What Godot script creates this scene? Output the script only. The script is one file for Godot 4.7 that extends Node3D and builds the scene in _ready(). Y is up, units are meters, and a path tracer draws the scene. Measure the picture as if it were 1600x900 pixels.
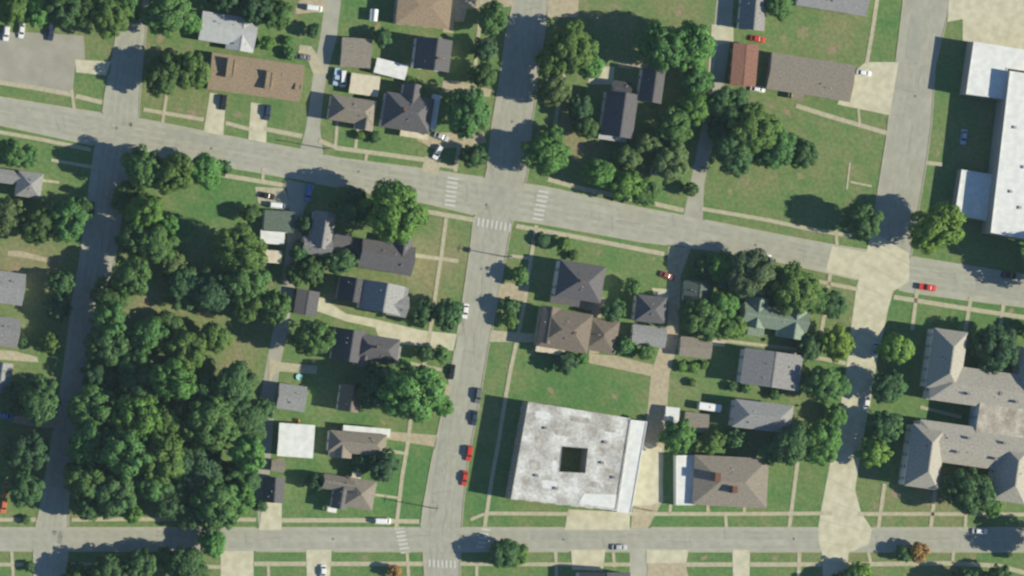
extends Node3D
# An aerial view of a small-town neighbourhood on a clear morning.
# Positions are read off a plan at 5 plan units per metre, origin at the plan's middle (800, 450).
# A roof or a crown seen from the west of overhead stands slightly further west than it seems: plan() takes that out.
const U := 0.2
const LEAN := 0.24
const EYE := 2400.0
var M := {}
var used := {}
var rng := RandomNumberGenerator.new()
var window_frame_mesh: ArrayMesh
var window_pane_mesh: ArrayMesh
var door_mesh: ArrayMesh
var paved := []          # polygons (plan units) that interrupt a kerb

# ---------------------------------------------------------------- mesh helpers
class Build:
	var v := PackedVector3Array()
	var n := PackedVector3Array()
	var c := PackedColorArray()
	func face(p: Array, out: Vector3, col = null) -> void:
		for i in range(1, p.size() - 1):
			var a: Vector3 = p[0]
			var b: Vector3 = p[i]
			var d: Vector3 = p[i + 1]
			var nn := (b - a).cross(d - a)
			if nn.length() < 1e-9:
				continue
			nn = nn.normalized()
			if nn.dot(out) > 0.0:
				v.append_array([a, d, b])
			else:
				nn = -nn
				v.append_array([a, b, d])
			n.append_array([nn, nn, nn])
			if col != null:
				c.append_array([col, col, col])
	func box(at: Vector3, s: Vector3, turn := 0.0) -> void:
		var q := Basis(Vector3.UP, turn)
		var h := s / 2.0
		for axis in 3:
			for sgn in [-1.0, 1.0]:
				var o := Vector3.ZERO
				o[axis] = sgn
				var a := Vector3.ZERO
				var b := Vector3.ZERO
				a[(axis + 1) % 3] = 1.0
				b[(axis + 2) % 3] = 1.0
				var m: Vector3 = o * h
				face([at + q * (m - a * h - b * h), at + q * (m + a * h - b * h), at + q * (m + a * h + b * h), at + q * (m - a * h + b * h)], q * o)
	func tube(p: Vector3, q: Vector3, r0: float, r1: float, k := 7, cap := true) -> void:
		var ax := (q - p).normalized()
		var s := ax.cross(Vector3(0.31, 0.2, 0.93)).normalized()
		var t := ax.cross(s)
		var top := []
		for i in k:
			var a0 := TAU * i / k
			var a1 := TAU * (i + 1) / k
			var d0 := s * cos(a0) + t * sin(a0)
			var d1 := s * cos(a1) + t * sin(a1)
			face([p + d0 * r0, p + d1 * r0, q + d1 * r1, q + d0 * r1], d0 + d1)
			top.append(q + d0 * r1)
		if cap and r1 > 0.01:
			face(top, ax)
	# rings of equal length, joined one to the next, closed at both ends
	func loft(rings: Array) -> void:
		for i in range(rings.size() - 1):
			var a: Array = rings[i]
			var b: Array = rings[i + 1]
			var mid := Vector3.ZERO
			for p in a: mid += p
			for p in b: mid += p
			mid /= a.size() * 2.0
			for k in a.size():
				var l := (k + 1) % a.size()
				var f := [a[k], a[l], b[l], b[k]]
				face(f, (f[0] + f[1] + f[2] + f[3]) / 4.0 - mid)
		var first: Array = rings[0]
		var last: Array = rings[-1]
		face(first, first[0] - rings[1][0])
		face(last, last[0] - rings[-2][0])
	func mesh() -> ArrayMesh:
		var arr := []
		arr.resize(Mesh.ARRAY_MAX)
		arr[Mesh.ARRAY_VERTEX] = v
		arr[Mesh.ARRAY_NORMAL] = n
		if c.size() == v.size():
			arr[Mesh.ARRAY_COLOR] = c
		var m := ArrayMesh.new()
		m.add_surface_from_arrays(Mesh.PRIMITIVE_TRIANGLES, arr)
		return m

func plan(x: float, y: float, h := 0.0) -> Vector3:
	return Vector3((x - 800.0) * U - LEAN * h, 0.0, (y - 450.0) * U)

func numbered(called: String) -> String:
	var k: int = used.get(called, 0)
	used[called] = k + 1
	return called if k == 0 else "%s_%03d" % [called, k]

func tag(o: Node, label: String, category: String, group := "") -> void:
	o.set_meta("label", label)
	o.set_meta("category", category)
	if group != "":
		o.set_meta("group", group)

func thing(called: String, label: String, category: String, at: Vector3, turn := 0.0, group := "") -> Node3D:
	var o := Node3D.new()
	o.name = numbered(called)
	add_child(o)
	o.position = at
	o.rotation.y = turn
	tag(o, label, category, group)
	return o

func part(called: String, mesh: Mesh, mat: Material, parent: Node) -> MeshInstance3D:
	var o := MeshInstance3D.new()
	o.name = called
	o.mesh = mesh
	o.material_override = mat
	parent.add_child(o, true)
	return o

func struct(called: String, mesh: Mesh, mat: Material) -> MeshInstance3D:
	var o := MeshInstance3D.new()
	o.name = numbered(called)
	o.mesh = mesh
	o.material_override = mat
	add_child(o)
	o.set_meta("kind", "structure")
	return o

# ---------------------------------------------------------------- materials
# a grain: a tiling picture of two noises laid over each other, between lo and 1
func grain(sd: int, f1: float, f2: float, lo: float, share := 0.5, tint := Color(1, 1, 1), size := 512) -> ImageTexture:
	var a := FastNoiseLite.new()
	a.seed = sd
	a.frequency = f1
	a.fractal_octaves = 4
	var b := FastNoiseLite.new()
	b.seed = sd + 7
	b.frequency = f2
	b.fractal_octaves = 3
	var ia := a.get_seamless_image(size, size)
	var ib := b.get_seamless_image(size, size)
	ia.convert(Image.FORMAT_L8)
	ib.convert(Image.FORMAT_L8)
	var da := ia.get_data()
	var db := ib.get_data()
	var outp := PackedByteArray()
	outp.resize(size * size * 3)
	for i in size * size:
		var g: float = clampf((da[i] * share + db[i] * (1.0 - share)) / 255.0, 0.0, 1.0)
		g = clampf((g - 0.5) * 1.6 + 0.5, 0.0, 1.0)
		outp[i * 3] = int(255.0 * lerpf(lo * tint.r, 1.0, g))
		outp[i * 3 + 1] = int(255.0 * lerpf(lo * tint.g, 1.0, g))
		outp[i * 3 + 2] = int(255.0 * lerpf(lo * tint.b, 1.0, g))
	return ImageTexture.create_from_image(Image.create_from_data(size, size, false, Image.FORMAT_RGB8, outp))

func mat(called: String, col: Color, rough := 0.9, tex: Texture2D = null, scale := 0.1) -> StandardMaterial3D:
	var m := StandardMaterial3D.new()
	m.resource_name = called
	m.albedo_color = col.linear_to_srgb()
	m.roughness = rough
	m.metallic_specular = 0.3
	if tex:
		m.albedo_texture = tex
		m.uv1_triplanar = true
		m.uv1_world_triplanar = true
		m.uv1_scale = Vector3.ONE * scale
	M[called] = m
	return m

func leaf(called: String, col: Color) -> void:
	var lm := mat("leaf_" + called, col, 0.7)
	lm.vertex_color_use_as_albedo = true
	lm.cull_mode = BaseMaterial3D.CULL_DISABLED
	lm.backlight_enabled = true
	lm.backlight = Color(0.25, 0.3, 0.12)

func make_materials() -> void:
	var asphalt_grain := grain(3, 0.008, 0.12, 0.87, 0.5, Color(1.0, 1.0, 0.98))
	var concrete_grain := grain(11, 0.012, 0.16, 0.85, 0.55, Color(1, 1.0, 0.97))
	var roof_grain := grain(21, 0.018, 0.2, 0.74, 0.55)
	var stain_grain := grain(31, 0.008, 0.05, 0.70, 0.62, Color(1.0, 0.98, 0.95))
	var soft_grain := grain(41, 0.012, 0.09, 0.9, 0.6)
	var leaf_grain := grain(51, 0.02, 0.1, 0.7, 0.5)
	M.grass_grain = grain(61, 0.02, 0.22, 0.74, 0.45, Color(1.06, 1.0, 0.94))
	mat("street_asphalt", Color(0.41, 0.408, 0.342), 0.95, asphalt_grain, 0.035)
	mat("worn_asphalt", Color(0.395, 0.385, 0.322), 0.95, asphalt_grain, 0.03)
	mat("lot_asphalt", Color(0.36, 0.35, 0.295), 0.95, asphalt_grain, 0.03)
	mat("patch_asphalt", Color(0.355, 0.36, 0.305), 0.95, asphalt_grain, 0.05)
	mat("pale_patch", Color(0.415, 0.415, 0.345), 0.95, asphalt_grain, 0.05)
	mat("tar_seal", Color(0.29, 0.285, 0.245), 0.95, asphalt_grain, 0.3)
	mat("tyre_worn", Color(0.384, 0.379, 0.317), 0.95, asphalt_grain, 0.06)
	mat("concrete_joint", Color(0.40, 0.375, 0.29), 0.95, asphalt_grain, 0.3)
	mat("bare_soil", Color(0.36, 0.285, 0.185), 0.95, roof_grain, 0.11)
	mat("dry_turf", Color(0.30, 0.29, 0.16), 0.95, roof_grain, 0.09)
	mat("iron_cover", Color(0.16, 0.15, 0.14), 0.7)
	mat("roof_repair", Color(0.55, 0.53, 0.49), 0.9, stain_grain, 0.08)
	mat("roof_coating", Color(0.68, 0.685, 0.665), 0.85, soft_grain, 0.1)
	mat("plastic_orange", Color(0.62, 0.24, 0.07), 0.4)
	mat("pale_concrete", Color(0.585, 0.555, 0.42), 0.9, concrete_grain, 0.04)
	mat("walk_concrete", Color(0.485, 0.445, 0.325), 0.9, concrete_grain, 0.09)
	mat("tan_gravel", Color(0.46, 0.40, 0.285), 0.95, concrete_grain, 0.08)
	mat("kerb_concrete", Color(0.45, 0.43, 0.33), 0.9, concrete_grain, 0.1)
	mat("road_paint", Color(0.56, 0.56, 0.51), 0.8, soft_grain, 0.2)
	for r in [["tan", 0.37, 0.285, 0.195], ["greybrown", 0.315, 0.28, 0.23], ["grey", 0.165, 0.16, 0.168], ["dark", 0.105, 0.105, 0.115], ["slate", 0.14, 0.135, 0.145],
			["brown", 0.235, 0.20, 0.16], ["lightgrey", 0.35, 0.355, 0.35], ["midgrey", 0.31, 0.305, 0.30], ["redbrown", 0.33, 0.175, 0.13], ["green", 0.27, 0.345, 0.265],
			["darkgreen", 0.15, 0.19, 0.15], ["school", 0.46, 0.435, 0.375]]:
		mat("roof_" + r[0], Color(r[1], r[2], r[3]), 0.92, roof_grain, 0.12)
	mat("roof_stained", Color(0.67, 0.675, 0.65), 0.9, stain_grain, 0.03)
	mat("roof_mottled", Color(0.52, 0.48, 0.41), 0.9, stain_grain, 0.045)
	mat("roof_white", Color(0.72, 0.73, 0.70), 0.75, soft_grain, 0.05)
	mat("roof_cream", Color(0.62, 0.56, 0.42), 0.8, soft_grain, 0.07)
	mat("roof_metal", Color(0.45, 0.465, 0.465), 0.6, soft_grain, 0.08)
	mat("wall_white", Color(0.80, 0.80, 0.78), 0.85, soft_grain, 0.2)
	mat("wall_tan", Color(0.46, 0.39, 0.29), 0.88, soft_grain, 0.2)
	mat("wall_grey", Color(0.38, 0.38, 0.37), 0.88, soft_grain, 0.2)
	mat("wall_brick", Color(0.25, 0.12, 0.08), 0.92, roof_grain, 0.6)
	mat("wall_block", Color(0.45, 0.43, 0.39), 0.92, roof_grain, 0.3)
	mat("trim", Color(0.70, 0.70, 0.68), 0.6)
	mat("chimney_brick", Color(0.23, 0.12, 0.085), 0.95, roof_grain, 0.8)
	mat("vent_metal", Color(0.20, 0.20, 0.21), 0.5)
	mat("window_glass", Color(0.03, 0.04, 0.05), 0.08)
	M.window_glass.metallic_specular = 0.6
	mat("door_paint", Color(0.16, 0.10, 0.07), 0.6)
	mat("bark", Color(0.11, 0.085, 0.065), 0.95, leaf_grain, 0.7)
	for l in [["mid", 0.050, 0.098, 0.030], ["deep", 0.036, 0.074, 0.028], ["bright", 0.078, 0.135, 0.028], ["olive", 0.062, 0.090, 0.034], ["fresh", 0.055, 0.122, 0.032], ["rust", 0.16, 0.105, 0.04]]:
		for kind in 4:
			leaf(l[0] + str(kind), Color(l[1] * [1.0, 1.16, 0.86, 1.06][kind], l[2] * [1.0, 1.04, 0.9, 1.12][kind], l[3] * [1.0, 0.9, 1.1, 1.15][kind]) * 2.0)
	mat("tyre", Color(0.02, 0.02, 0.02), 0.9)
	mat("car_glass", Color(0.02, 0.025, 0.03), 0.05)
	M.car_glass.metallic_specular = 0.6
	mat("lamp_lens", Color(0.6, 0.6, 0.58), 0.2)
	mat("tail_lens", Color(0.35, 0.02, 0.02), 0.25)
	for p in [["white", 0.72, 0.72, 0.70], ["silver", 0.42, 0.43, 0.44], ["red", 0.50, 0.045, 0.03], ["black", 0.018, 0.02, 0.024], ["navy", 0.03, 0.045, 0.085], ["blue", 0.10, 0.20, 0.42],
			["paleblue", 0.35, 0.47, 0.56], ["grey", 0.13, 0.135, 0.14], ["maroon", 0.30, 0.085, 0.06], ["orange", 0.55, 0.16, 0.07], ["tan", 0.36, 0.29, 0.2], ["teal", 0.09, 0.26, 0.29]]:
		var cm := mat("paint_" + p[0], Color(p[1], p[2], p[3]), 0.35)
		cm.clearcoat_enabled = true
		cm.clearcoat = 0.6
		cm.clearcoat_roughness = 0.15
	mat("pole_wood", Color(0.14, 0.11, 0.085), 0.95, leaf_grain, 0.5)
	mat("steel", Color(0.35, 0.35, 0.35), 0.4)
	mat("pool_water", Color(0.30, 0.62, 0.60), 0.1)
	mat("pool_liner", Color(0.55, 0.68, 0.66), 0.5)

# ---------------------------------------------------------------- flat pieces of the setting
func ribbon_polygon(line: Array, width: float) -> PackedVector2Array:
	var left := []
	var right := []
	for i in line.size():
		var p := Vector2(line[i][0], line[i][1])
		var d := Vector2.ZERO
		if i > 0:
			d += (p - Vector2(line[i - 1][0], line[i - 1][1])).normalized()
		if i < line.size() - 1:
			d += (Vector2(line[i + 1][0], line[i + 1][1]) - p).normalized()
		d = d.normalized()
		var s := Vector2(-d.y, d.x) * width / 2.0
		left.append(p + s)
		right.push_front(p - s)
	return PackedVector2Array(left + right)

func points(a: Array) -> PackedVector2Array:
	var p := PackedVector2Array()
	for q in a:
		p.append(Vector2(q[0], q[1]))
	return p

func sheet(called: String, poly: PackedVector2Array, y: float, m: Material) -> MeshInstance3D:
	var b := Build.new()
	var idx := Geometry2D.triangulate_polygon(poly)
	if idx.is_empty():
		print("cannot triangulate ", called, " ", poly)
	for i in range(0, idx.size(), 3):
		var t := []
		for k in 3:
			var q := plan(poly[idx[i + k]].x, poly[idx[i + k]].y)
			q.y = y
			t.append(q)
		b.face(t, Vector3.UP)
	# a shallow edge all round
	for i in poly.size():
		var a := plan(poly[i].x, poly[i].y)
		var c := plan(poly[(i + 1) % poly.size()].x, poly[(i + 1) % poly.size()].y)
		var o := Vector3((c - a).z, 0, -(c - a).x)
		b.face([a + Vector3.UP * y, c + Vector3.UP * y, c - Vector3.UP * 0.1, a - Vector3.UP * 0.1], o)
	return struct(called, b.mesh(), m)

# kerb stones along one edge of a street, left out where another street, alley or driveway comes in
func kerb(line: Array, side: float, skip: Array) -> void:
	var b := Build.new()
	var w := 1.6
	for i in range(line.size() - 1):
		var p := Vector2(line[i][0], line[i][1])
		var q := Vector2(line[i + 1][0], line[i + 1][1])
		var k := maxi(1, int(p.distance_to(q) / 8.0))
		var d := (q - p).normalized()
		var s := Vector2(-d.y, d.x) * side
		for j in k:
			var a := p.lerp(q, float(j) / k)
			var c := p.lerp(q, float(j + 1) / k)
			var mid := (a + c) / 2.0
			var hit := false
			for poly in skip:
				if Geometry2D.is_point_in_polygon(mid, poly) or Geometry2D.is_point_in_polygon(mid + s * 6.0, poly):
					hit = true
					break
			if hit:
				continue
			var f := [plan(a.x, a.y), plan(c.x, c.y), plan((c + s * w).x, (c + s * w).y), plan((a + s * w).x, (a + s * w).y)]
			var h := Vector3.UP * 0.14
			var o3 := Vector3(s.x, 0, s.y)
			b.face([f[0] + h, f[1] + h, f[2] + h, f[3] + h], Vector3.UP)
			b.face([f[0], f[1], f[1] + h, f[0] + h], -o3)
			b.face([f[3], f[2], f[2] + h, f[3] + h], o3)
	if b.v.size() > 0:
		struct("kerb", b.mesh(), M.kerb_concrete)

# ---------------------------------------------------------------- buildings
func make_openings() -> void:
	var f := Build.new()
	f.box(Vector3(0, 0, 0.0), Vector3(1.15, 1.45, 0.10))
	f.box(Vector3(0, -0.79, 0.05), Vector3(1.35, 0.10, 0.2))
	window_frame_mesh = f.mesh()
	var p := Build.new()
	p.box(Vector3(0, 0.33, 0.055), Vector3(0.93, 0.56, 0.02))
	p.box(Vector3(0, -0.33, 0.055), Vector3(0.93, 0.56, 0.02))
	window_pane_mesh = p.mesh()
	var d := Build.new()
	d.box(Vector3(0, 1.05, 0), Vector3(0.95, 2.1, 0.12))
	door_mesh = d.mesh()

# A roof over L (along the ridge) by D, with its eaves at height e; axis "x" or "z" tells which way the ridge runs.
func roof_mesh(L: float, D: float, e: float, rise: float, type: String, axis: String, over := 0.4) -> ArrayMesh:
	var b := Build.new()
	var l := L / 2.0 + over
	var d := D / 2.0 + over
	var low := e - over * rise / (D / 2.0)
	var top := e + rise
	var r := l if type == "g" else maxf(l - d, 0.05)
	var P := func(u: float, y: float, v: float) -> Vector3:
		return Vector3(u, y, v) if axis == "x" else Vector3(v, y, u)
	var A: Array = [P.call(-l, low, -d), P.call(l, low, -d), P.call(l, low, d), P.call(-l, low, d), P.call(-r, top, 0.0), P.call(r, top, 0.0)]
	var faces := [[0, 1, 5, 4], [3, 2, 5, 4]]
	if type == "h":
		faces += [[0, 3, 4], [1, 2, 5]]
	var th := Vector3.UP * 0.2
	for f in faces:
		var up := []
		var dn := []
		for i in f:
			up.append(A[i] + th)
			dn.append(A[i])
		b.face(up, Vector3.UP)
		b.face(dn, Vector3.DOWN)
	var rim := [0, 1, 2, 3]
	if type == "g":
		rim = [0, 1, 5, 2, 3, 4]
	for i in rim.size():
		var a: Vector3 = A[rim[i]]
		var c: Vector3 = A[rim[(i + 1) % rim.size()]]
		var o: Vector3 = (a + c) / 2.0
		b.face([a, c, c + th, a + th], Vector3(o.x, 0, o.z))
	return b.mesh()

func wall_mesh(L: float, D: float, e: float, rise: float, type: String, axis: String) -> ArrayMesh:
	var b := Build.new()
	var l := L / 2.0
	var d := D / 2.0
	var P := func(u: float, y: float, v: float) -> Vector3:
		return Vector3(u, y, v) if axis == "x" else Vector3(v, y, u)
	for s in [-1.0, 1.0]:
		b.face([P.call(-l, 0.0, s * d), P.call(l, 0.0, s * d), P.call(l, e, s * d), P.call(-l, e, s * d)], P.call(0.0, 0.0, s))
		var g: Array = [P.call(s * l, 0.0, -d), P.call(s * l, 0.0, d), P.call(s * l, e, d)]
		if type == "g":
			g.append(P.call(s * l, e + rise, 0.0))
		g.append(P.call(s * l, e, -d))
		b.face(g, P.call(s, 0.0, 0.0))
	if type != "g":
		b.face([P.call(-l, e, -d), P.call(l, e, -d), P.call(l, e, d), P.call(-l, e, d)], Vector3.UP)
	return b.mesh()

func inset(poly: Array, by: float) -> Array:
	var c := 0.0
	for i in poly.size():
		var a: Vector3 = poly[i]
		var q: Vector3 = poly[(i + 1) % poly.size()]
		c += a.x * q.z - q.x * a.z
	var sg := 1.0 if c > 0.0 else -1.0
	var o := []
	for i in poly.size():
		var p0: Vector3 = poly[(i + poly.size() - 1) % poly.size()]
		var p1: Vector3 = poly[i]
		var p2: Vector3 = poly[(i + 1) % poly.size()]
		var d0 := (p1 - p0).normalized()
		var d1 := (p2 - p1).normalized()
		var n0 := Vector3(-d0.z, 0, d0.x) * sg
		var n1 := Vector3(-d1.z, 0, d1.x) * sg
		var m := (n0 + n1).normalized()
		o.append(p1 + m * (by / maxf(m.dot(n0), 0.3)))
	return o

# A flat-roofed block over any outline (metres, about the parent's origin): walls, a sunken roof deck and a parapet.
func flat_block(parent: Node, poly: Array, e: float, roof_m: Material, wall_m: Material, kerb_up := 0.35, kerb_m: Material = null, hole := []) -> void:
	var w := Build.new()
	var centre := Vector3.ZERO
	for p in poly:
		centre += p
	centre /= poly.size()
	var inner := inset(poly, 0.3)
	var up := Vector3.UP
	var cap := Build.new()
	for i in poly.size():
		var a: Vector3 = poly[i]
		var b: Vector3 = poly[(i + 1) % poly.size()]
		var ia: Vector3 = inner[i]
		var ib: Vector3 = inner[(i + 1) % poly.size()]
		var o := (a + b) / 2.0 - (ia + ib) / 2.0
		w.face([a, b, b + up * e, a + up * e], o)
		cap.face([a + up * e, b + up * e, b + up * (e + kerb_up), a + up * (e + kerb_up)], o)
		cap.face([a + up * (e + kerb_up), b + up * (e + kerb_up), ib + up * (e + kerb_up), ia + up * (e + kerb_up)], up)
		cap.face([ia + up * e, ib + up * e, ib + up * (e + kerb_up), ia + up * (e + kerb_up)], -o)
	var deck := Build.new()
	if hole.is_empty():
		var flat := PackedVector2Array()
		for p in inner:
			flat.append(Vector2(p.x, p.z))
		var idx := Geometry2D.triangulate_polygon(flat)
		for i in range(0, idx.size(), 3):
			deck.face([inner[idx[i]] + up * e, inner[idx[i + 1]] + up * e, inner[idx[i + 2]] + up * e], up)
	else:
		var yard := inset(hole, -0.15)
		for i in 4:
			var k := (i + 1) % 4
			deck.face([inner[i] + up * e, inner[k] + up * e, yard[k] + up * e, yard[i] + up * e], up)
			var o: Vector3 = (yard[i] + yard[k]) / 2.0 - (hole[i] + hole[k]) / 2.0
			w.face([hole[i], hole[k], hole[k] + up * e, hole[i] + up * e], -o)
			w.face([hole[i] + up * e, hole[k] + up * e, hole[k] + up * (e + 0.12), hole[i] + up * (e + 0.12)], -o)
			w.face([hole[i] + up * (e + 0.12), hole[k] + up * (e + 0.12), yard[k] + up * (e + 0.12), yard[i] + up * (e + 0.12)], up)
			w.face([yard[i] + up * e, yard[k] + up * e, yard[k] + up * (e + 0.12), yard[i] + up * (e + 0.12)], o)
	part("wall", w.mesh(), wall_m, parent)
	part("roof", deck.mesh(), roof_m, parent)
	part("parapet", cap.mesh(), kerb_m if kerb_m else wall_m, parent)

func openings_along(parent: Node, a: Vector3, b: Vector3, e: float, blocks: Array, me: int, step := 3.3) -> void:
	var len := a.distance_to(b)
	var count := int((len - 1.0) / step)
	var out := Vector3((b - a).z, 0, -(b - a).x).normalized()
	var mid := (a + b) / 2.0
	if out.dot(mid) < 0.0 and blocks.is_empty():
		out = -out
	var floors := maxi(1, int(round(e / 3.1)))
	for f in floors:
		for i in count:
			var p := a.lerp(b, (i + 0.5) / count) + Vector3.UP * (1.6 + f * 2.9)
			if p.y + 0.9 > e:
				continue
			var inside := false
			for k in blocks.size():
				if k == me:
					continue
				var q: Array = blocks[k]
				if absf(p.x + out.x * 0.4 - q[0] * U) < q[2] * U / 2.0 + 0.5 and absf(p.z + out.z * 0.4 - q[1] * U) < q[3] * U / 2.0 + 0.5:
					inside = true
			if inside:
				continue
			var w := part("window", window_frame_mesh, M.trim, parent)
			w.position = p
			w.rotation.y = atan2(out.x, out.z)
			part("pane", window_pane_mesh, M.window_glass, w)

# blocks: [x, z, width, depth (plan units, about the middle), eaves m, rise m, type g/h/f/p, ridge axis, roof, wall]
func building(called: String, label: String, category: String, x: float, y: float, turn: float, blocks: Array, stacks := [], group := "") -> Node3D:
	var m0: Array = blocks[0]
	var at := plan(x, y, m0[4] + m0[5] * 0.4)
	var t := thing(called, label, category, at, deg_to_rad(-turn), group)
	var i := 0
	for q in blocks:
		var w: float = q[2] * U
		var d: float = q[3] * U
		var e: float = q[4]
		var off := Vector3(q[0] * U, 0, q[1] * U)
		var rm: Material = M["roof_" + q[8]]
		var wm: Material = M["wall_" + q[9]]
		if q[6] == "f":
			var h := Vector3(w / 2, 0, d / 2)
			flat_block(t, [off + Vector3(-h.x, 0, -h.z), off + Vector3(h.x, 0, -h.z), off + Vector3(h.x, 0, h.z), off + Vector3(-h.x, 0, h.z)], e, rm, wm, 0.18, rm)
		elif q[6] == "p":
			# a porch: a gently falling roof slab on posts
			var b := Build.new()
			b.box(Vector3(0, e, 0), Vector3(w, 0.18, d))
			var pr := part("porch_roof", b.mesh(), rm, t)
			pr.position = off
			var fl := Build.new()
			fl.box(Vector3(0, 0.2, 0), Vector3(w - 0.3, 0.4, d - 0.3))
			part("porch_floor", fl.mesh(), M.walk_concrete, t).position = off
			for sx in [-1, 1]:
				for sz in [-1, 1]:
					var pb := Build.new()
					pb.box(Vector3(0, (e + 0.3) / 2, 0), Vector3(0.16, e - 0.48, 0.16))
					part("post", pb.mesh(), M.trim, t).position = off + Vector3(sx * (w / 2 - 0.35), 0, sz * (d / 2 - 0.35))
		else:
			var along: float = w if q[7] == "x" else d
			var across: float = d if q[7] == "x" else w
			part("wall", wall_mesh(along, across, e, q[5], q[6], q[7]), wm, t).position = off
			var ro := part("roof", roof_mesh(along, across, e, q[5], q[6], q[7]), rm, t)
			ro.position = off
			if q[6] == "g" or along > across * 1.25:
				var cb := Build.new()
				var rl: float = along + 0.7 if q[6] == "g" else along - across
				var yy: float = e + q[5] + 0.2
				for s in [-1.0, 1.0]:
					cb.box(Vector3(0, yy + 0.01, s * 0.1) if q[7] == "x" else Vector3(s * 0.1, yy + 0.01, 0), Vector3(rl, 0.07, 0.19) if q[7] == "x" else Vector3(0.19, 0.07, rl))
				part("ridge_cap", cb.mesh(), rm, ro)
			# plumbing vents and a roof fan
			for k in (3 if q[5] > 1.0 else 0):
				var u := rng.randf_range(-0.32, 0.32) * along
				var vv := rng.randf_range(0.25, 0.6) * across / 2.0 * (1.0 if rng.randf() < 0.5 else -1.0)
				if q[6] == "h" and absf(u) > (along - across) / 2.0:
					u = 0.0
				var rv := Build.new()
				var yy2: float = e + q[5] * (1.0 - absf(vv) / (across / 2.0)) + 0.1
				rv.tube(Vector3.ZERO, Vector3(0, 0.55, 0), 0.12 + 0.12 * (k % 2), 0.12 + 0.12 * (k % 2), 7)
				part("vent_pipe", rv.mesh(), M.vent_metal if k < 2 else M.trim, ro).position = Vector3(u, yy2, vv) if q[7] == "x" else Vector3(vv, yy2, u)
		if q[6] != "p":
			var hx := w / 2 + 0.02
			var hz := d / 2 + 0.02
			var c := [off + Vector3(-hx, 0, -hz), off + Vector3(-hx, 0, hz), off + Vector3(hx, 0, hz), off + Vector3(hx, 0, -hz)]
			for k in 4:
				var mid: Vector3 = (c[k] + c[(k + 1) % 4]) / 2.0 - off
				var a: Vector3 = c[k]
				var b2: Vector3 = c[(k + 1) % 4]
				if Vector3((b2 - a).z, 0, -(b2 - a).x).dot(mid) < 0.0:
					var sw := a
					a = b2
					b2 = sw
				openings_along(t, a, b2, e, blocks, i)
		i += 1
	var door := part("door", door_mesh, M.door_paint, t)
	door.position = Vector3(m0[2] * U * 0.0 + m0[0] * U, 0.15, m0[1] * U + m0[3] * U / 2.0 + 0.05)
	for s in stacks:
		var b3 := Build.new()
		b3.box(Vector3(0, s[4] / 2.0 + 0.5, 0), Vector3(s[2], s[4] - 1.0, s[3]))
		b3.box(Vector3(0, s[4] + 0.06, 0), Vector3(s[2] + 0.15, 0.12, s[3] + 0.15))
		part("chimney", b3.mesh(), M.chimney_brick, t).position = Vector3(s[0] * U, 0, s[1] * U)
	return t

func roof_box(t: Node, called: String, at: Vector3, s: Vector3, m: Material) -> void:
	var b := Build.new()
	b.box(Vector3(0, s.y / 2.0, 0), s)
	b.box(Vector3(0, s.y + 0.05, 0), Vector3(s.x + 0.12, 0.1, s.z + 0.12))
	part(called, b.mesh(), m, t).position = at

# ---------------------------------------------------------------- trees
var crowns := {}
var trunks := {}

func crown_mesh(sd: int, clumps: int, clump_r: float, leaf: float, leaves: int) -> ArrayMesh:
	var r := RandomNumberGenerator.new()
	r.seed = sd
	var spots := []
	spots.append([Vector3(0, 0, 0), 0.66, 0.45])
	for i in clumps:
		var a := TAU * (i * 0.381966 + r.randf() * 0.08)
		var up := lerpf(-0.45, 0.95, (i + 0.5) / clumps) + r.randf_range(-0.1, 0.1)
		var flat := sqrt(maxf(0.05, 1.0 - up * up))
		var d := Vector3(cos(a) * flat, up * 0.85, sin(a) * flat)
		var rr := clump_r * r.randf_range(0.65, 1.35)
		spots.append([d * r.randf_range(0.74, 1.2) * (1.0 - rr), rr, r.randf_range(0.75, 1.2)])
	for i in clumps / 2:
		# stray boughs that break the outline
		var a := r.randf() * TAU
		var up := r.randf_range(-0.2, 0.9)
		var flat := sqrt(1.0 - up * up * 0.9)
		spots.append([Vector3(cos(a) * flat, up * 0.85, sin(a) * flat) * r.randf_range(0.82, 1.02), r.randf_range(0.09, 0.19), r.randf_range(0.7, 1.25)])
	var total := 0.0
	for s in spots:
		total += s[1] * s[1]
	var b := Build.new()
	for s in spots:
		var k := int(leaves * s[1] * s[1] / total)
		for i in k:
			var d := Vector3(r.randfn(), r.randfn(), r.randfn()).normalized()
			if d.y < -0.3 and r.randf() < 0.5:
				d.y = -d.y
			var p: Vector3 = s[0] + d * s[1] * Vector3(1, 0.85, 1) * r.randf_range(0.72, 1.06)
			var nn := (d + Vector3(r.randf_range(-1, 1), r.randf_range(-0.5, 1), r.randf_range(-1, 1)) * 0.75).normalized()
			var t := nn.cross(Vector3(r.randf_range(-1, 1), r.randf_range(-1, 1), r.randf_range(-1, 1))).normalized()
			var u := nn.cross(t)
			var z := leaf * r.randf_range(0.65, 1.35)
			var g: float = r.randf_range(0.7, 1.3) * (0.9 + 0.2 * (s[2] - 0.75))
			var col := Color(g * r.randf_range(0.85, 1.15), g, g * r.randf_range(0.8, 1.1))
			var q := [p - t * z * 0.62, p + u * z * 0.42 + nn * z * 0.1, p + t * z * 0.62, p - u * z * 0.42 + nn * z * 0.1]
			b.face(q, nn, col)
			# leaves of a clump lie roughly along its surface: their mean direction, not each blade's, takes the light
			var lie: Vector3 = (d * 0.75 + p.normalized() * 0.45 + nn * 0.45).normalized()
			for z6 in range(b.n.size() - 6, b.n.size()):
				b.n[z6] = lie
	return b.mesh()

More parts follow.
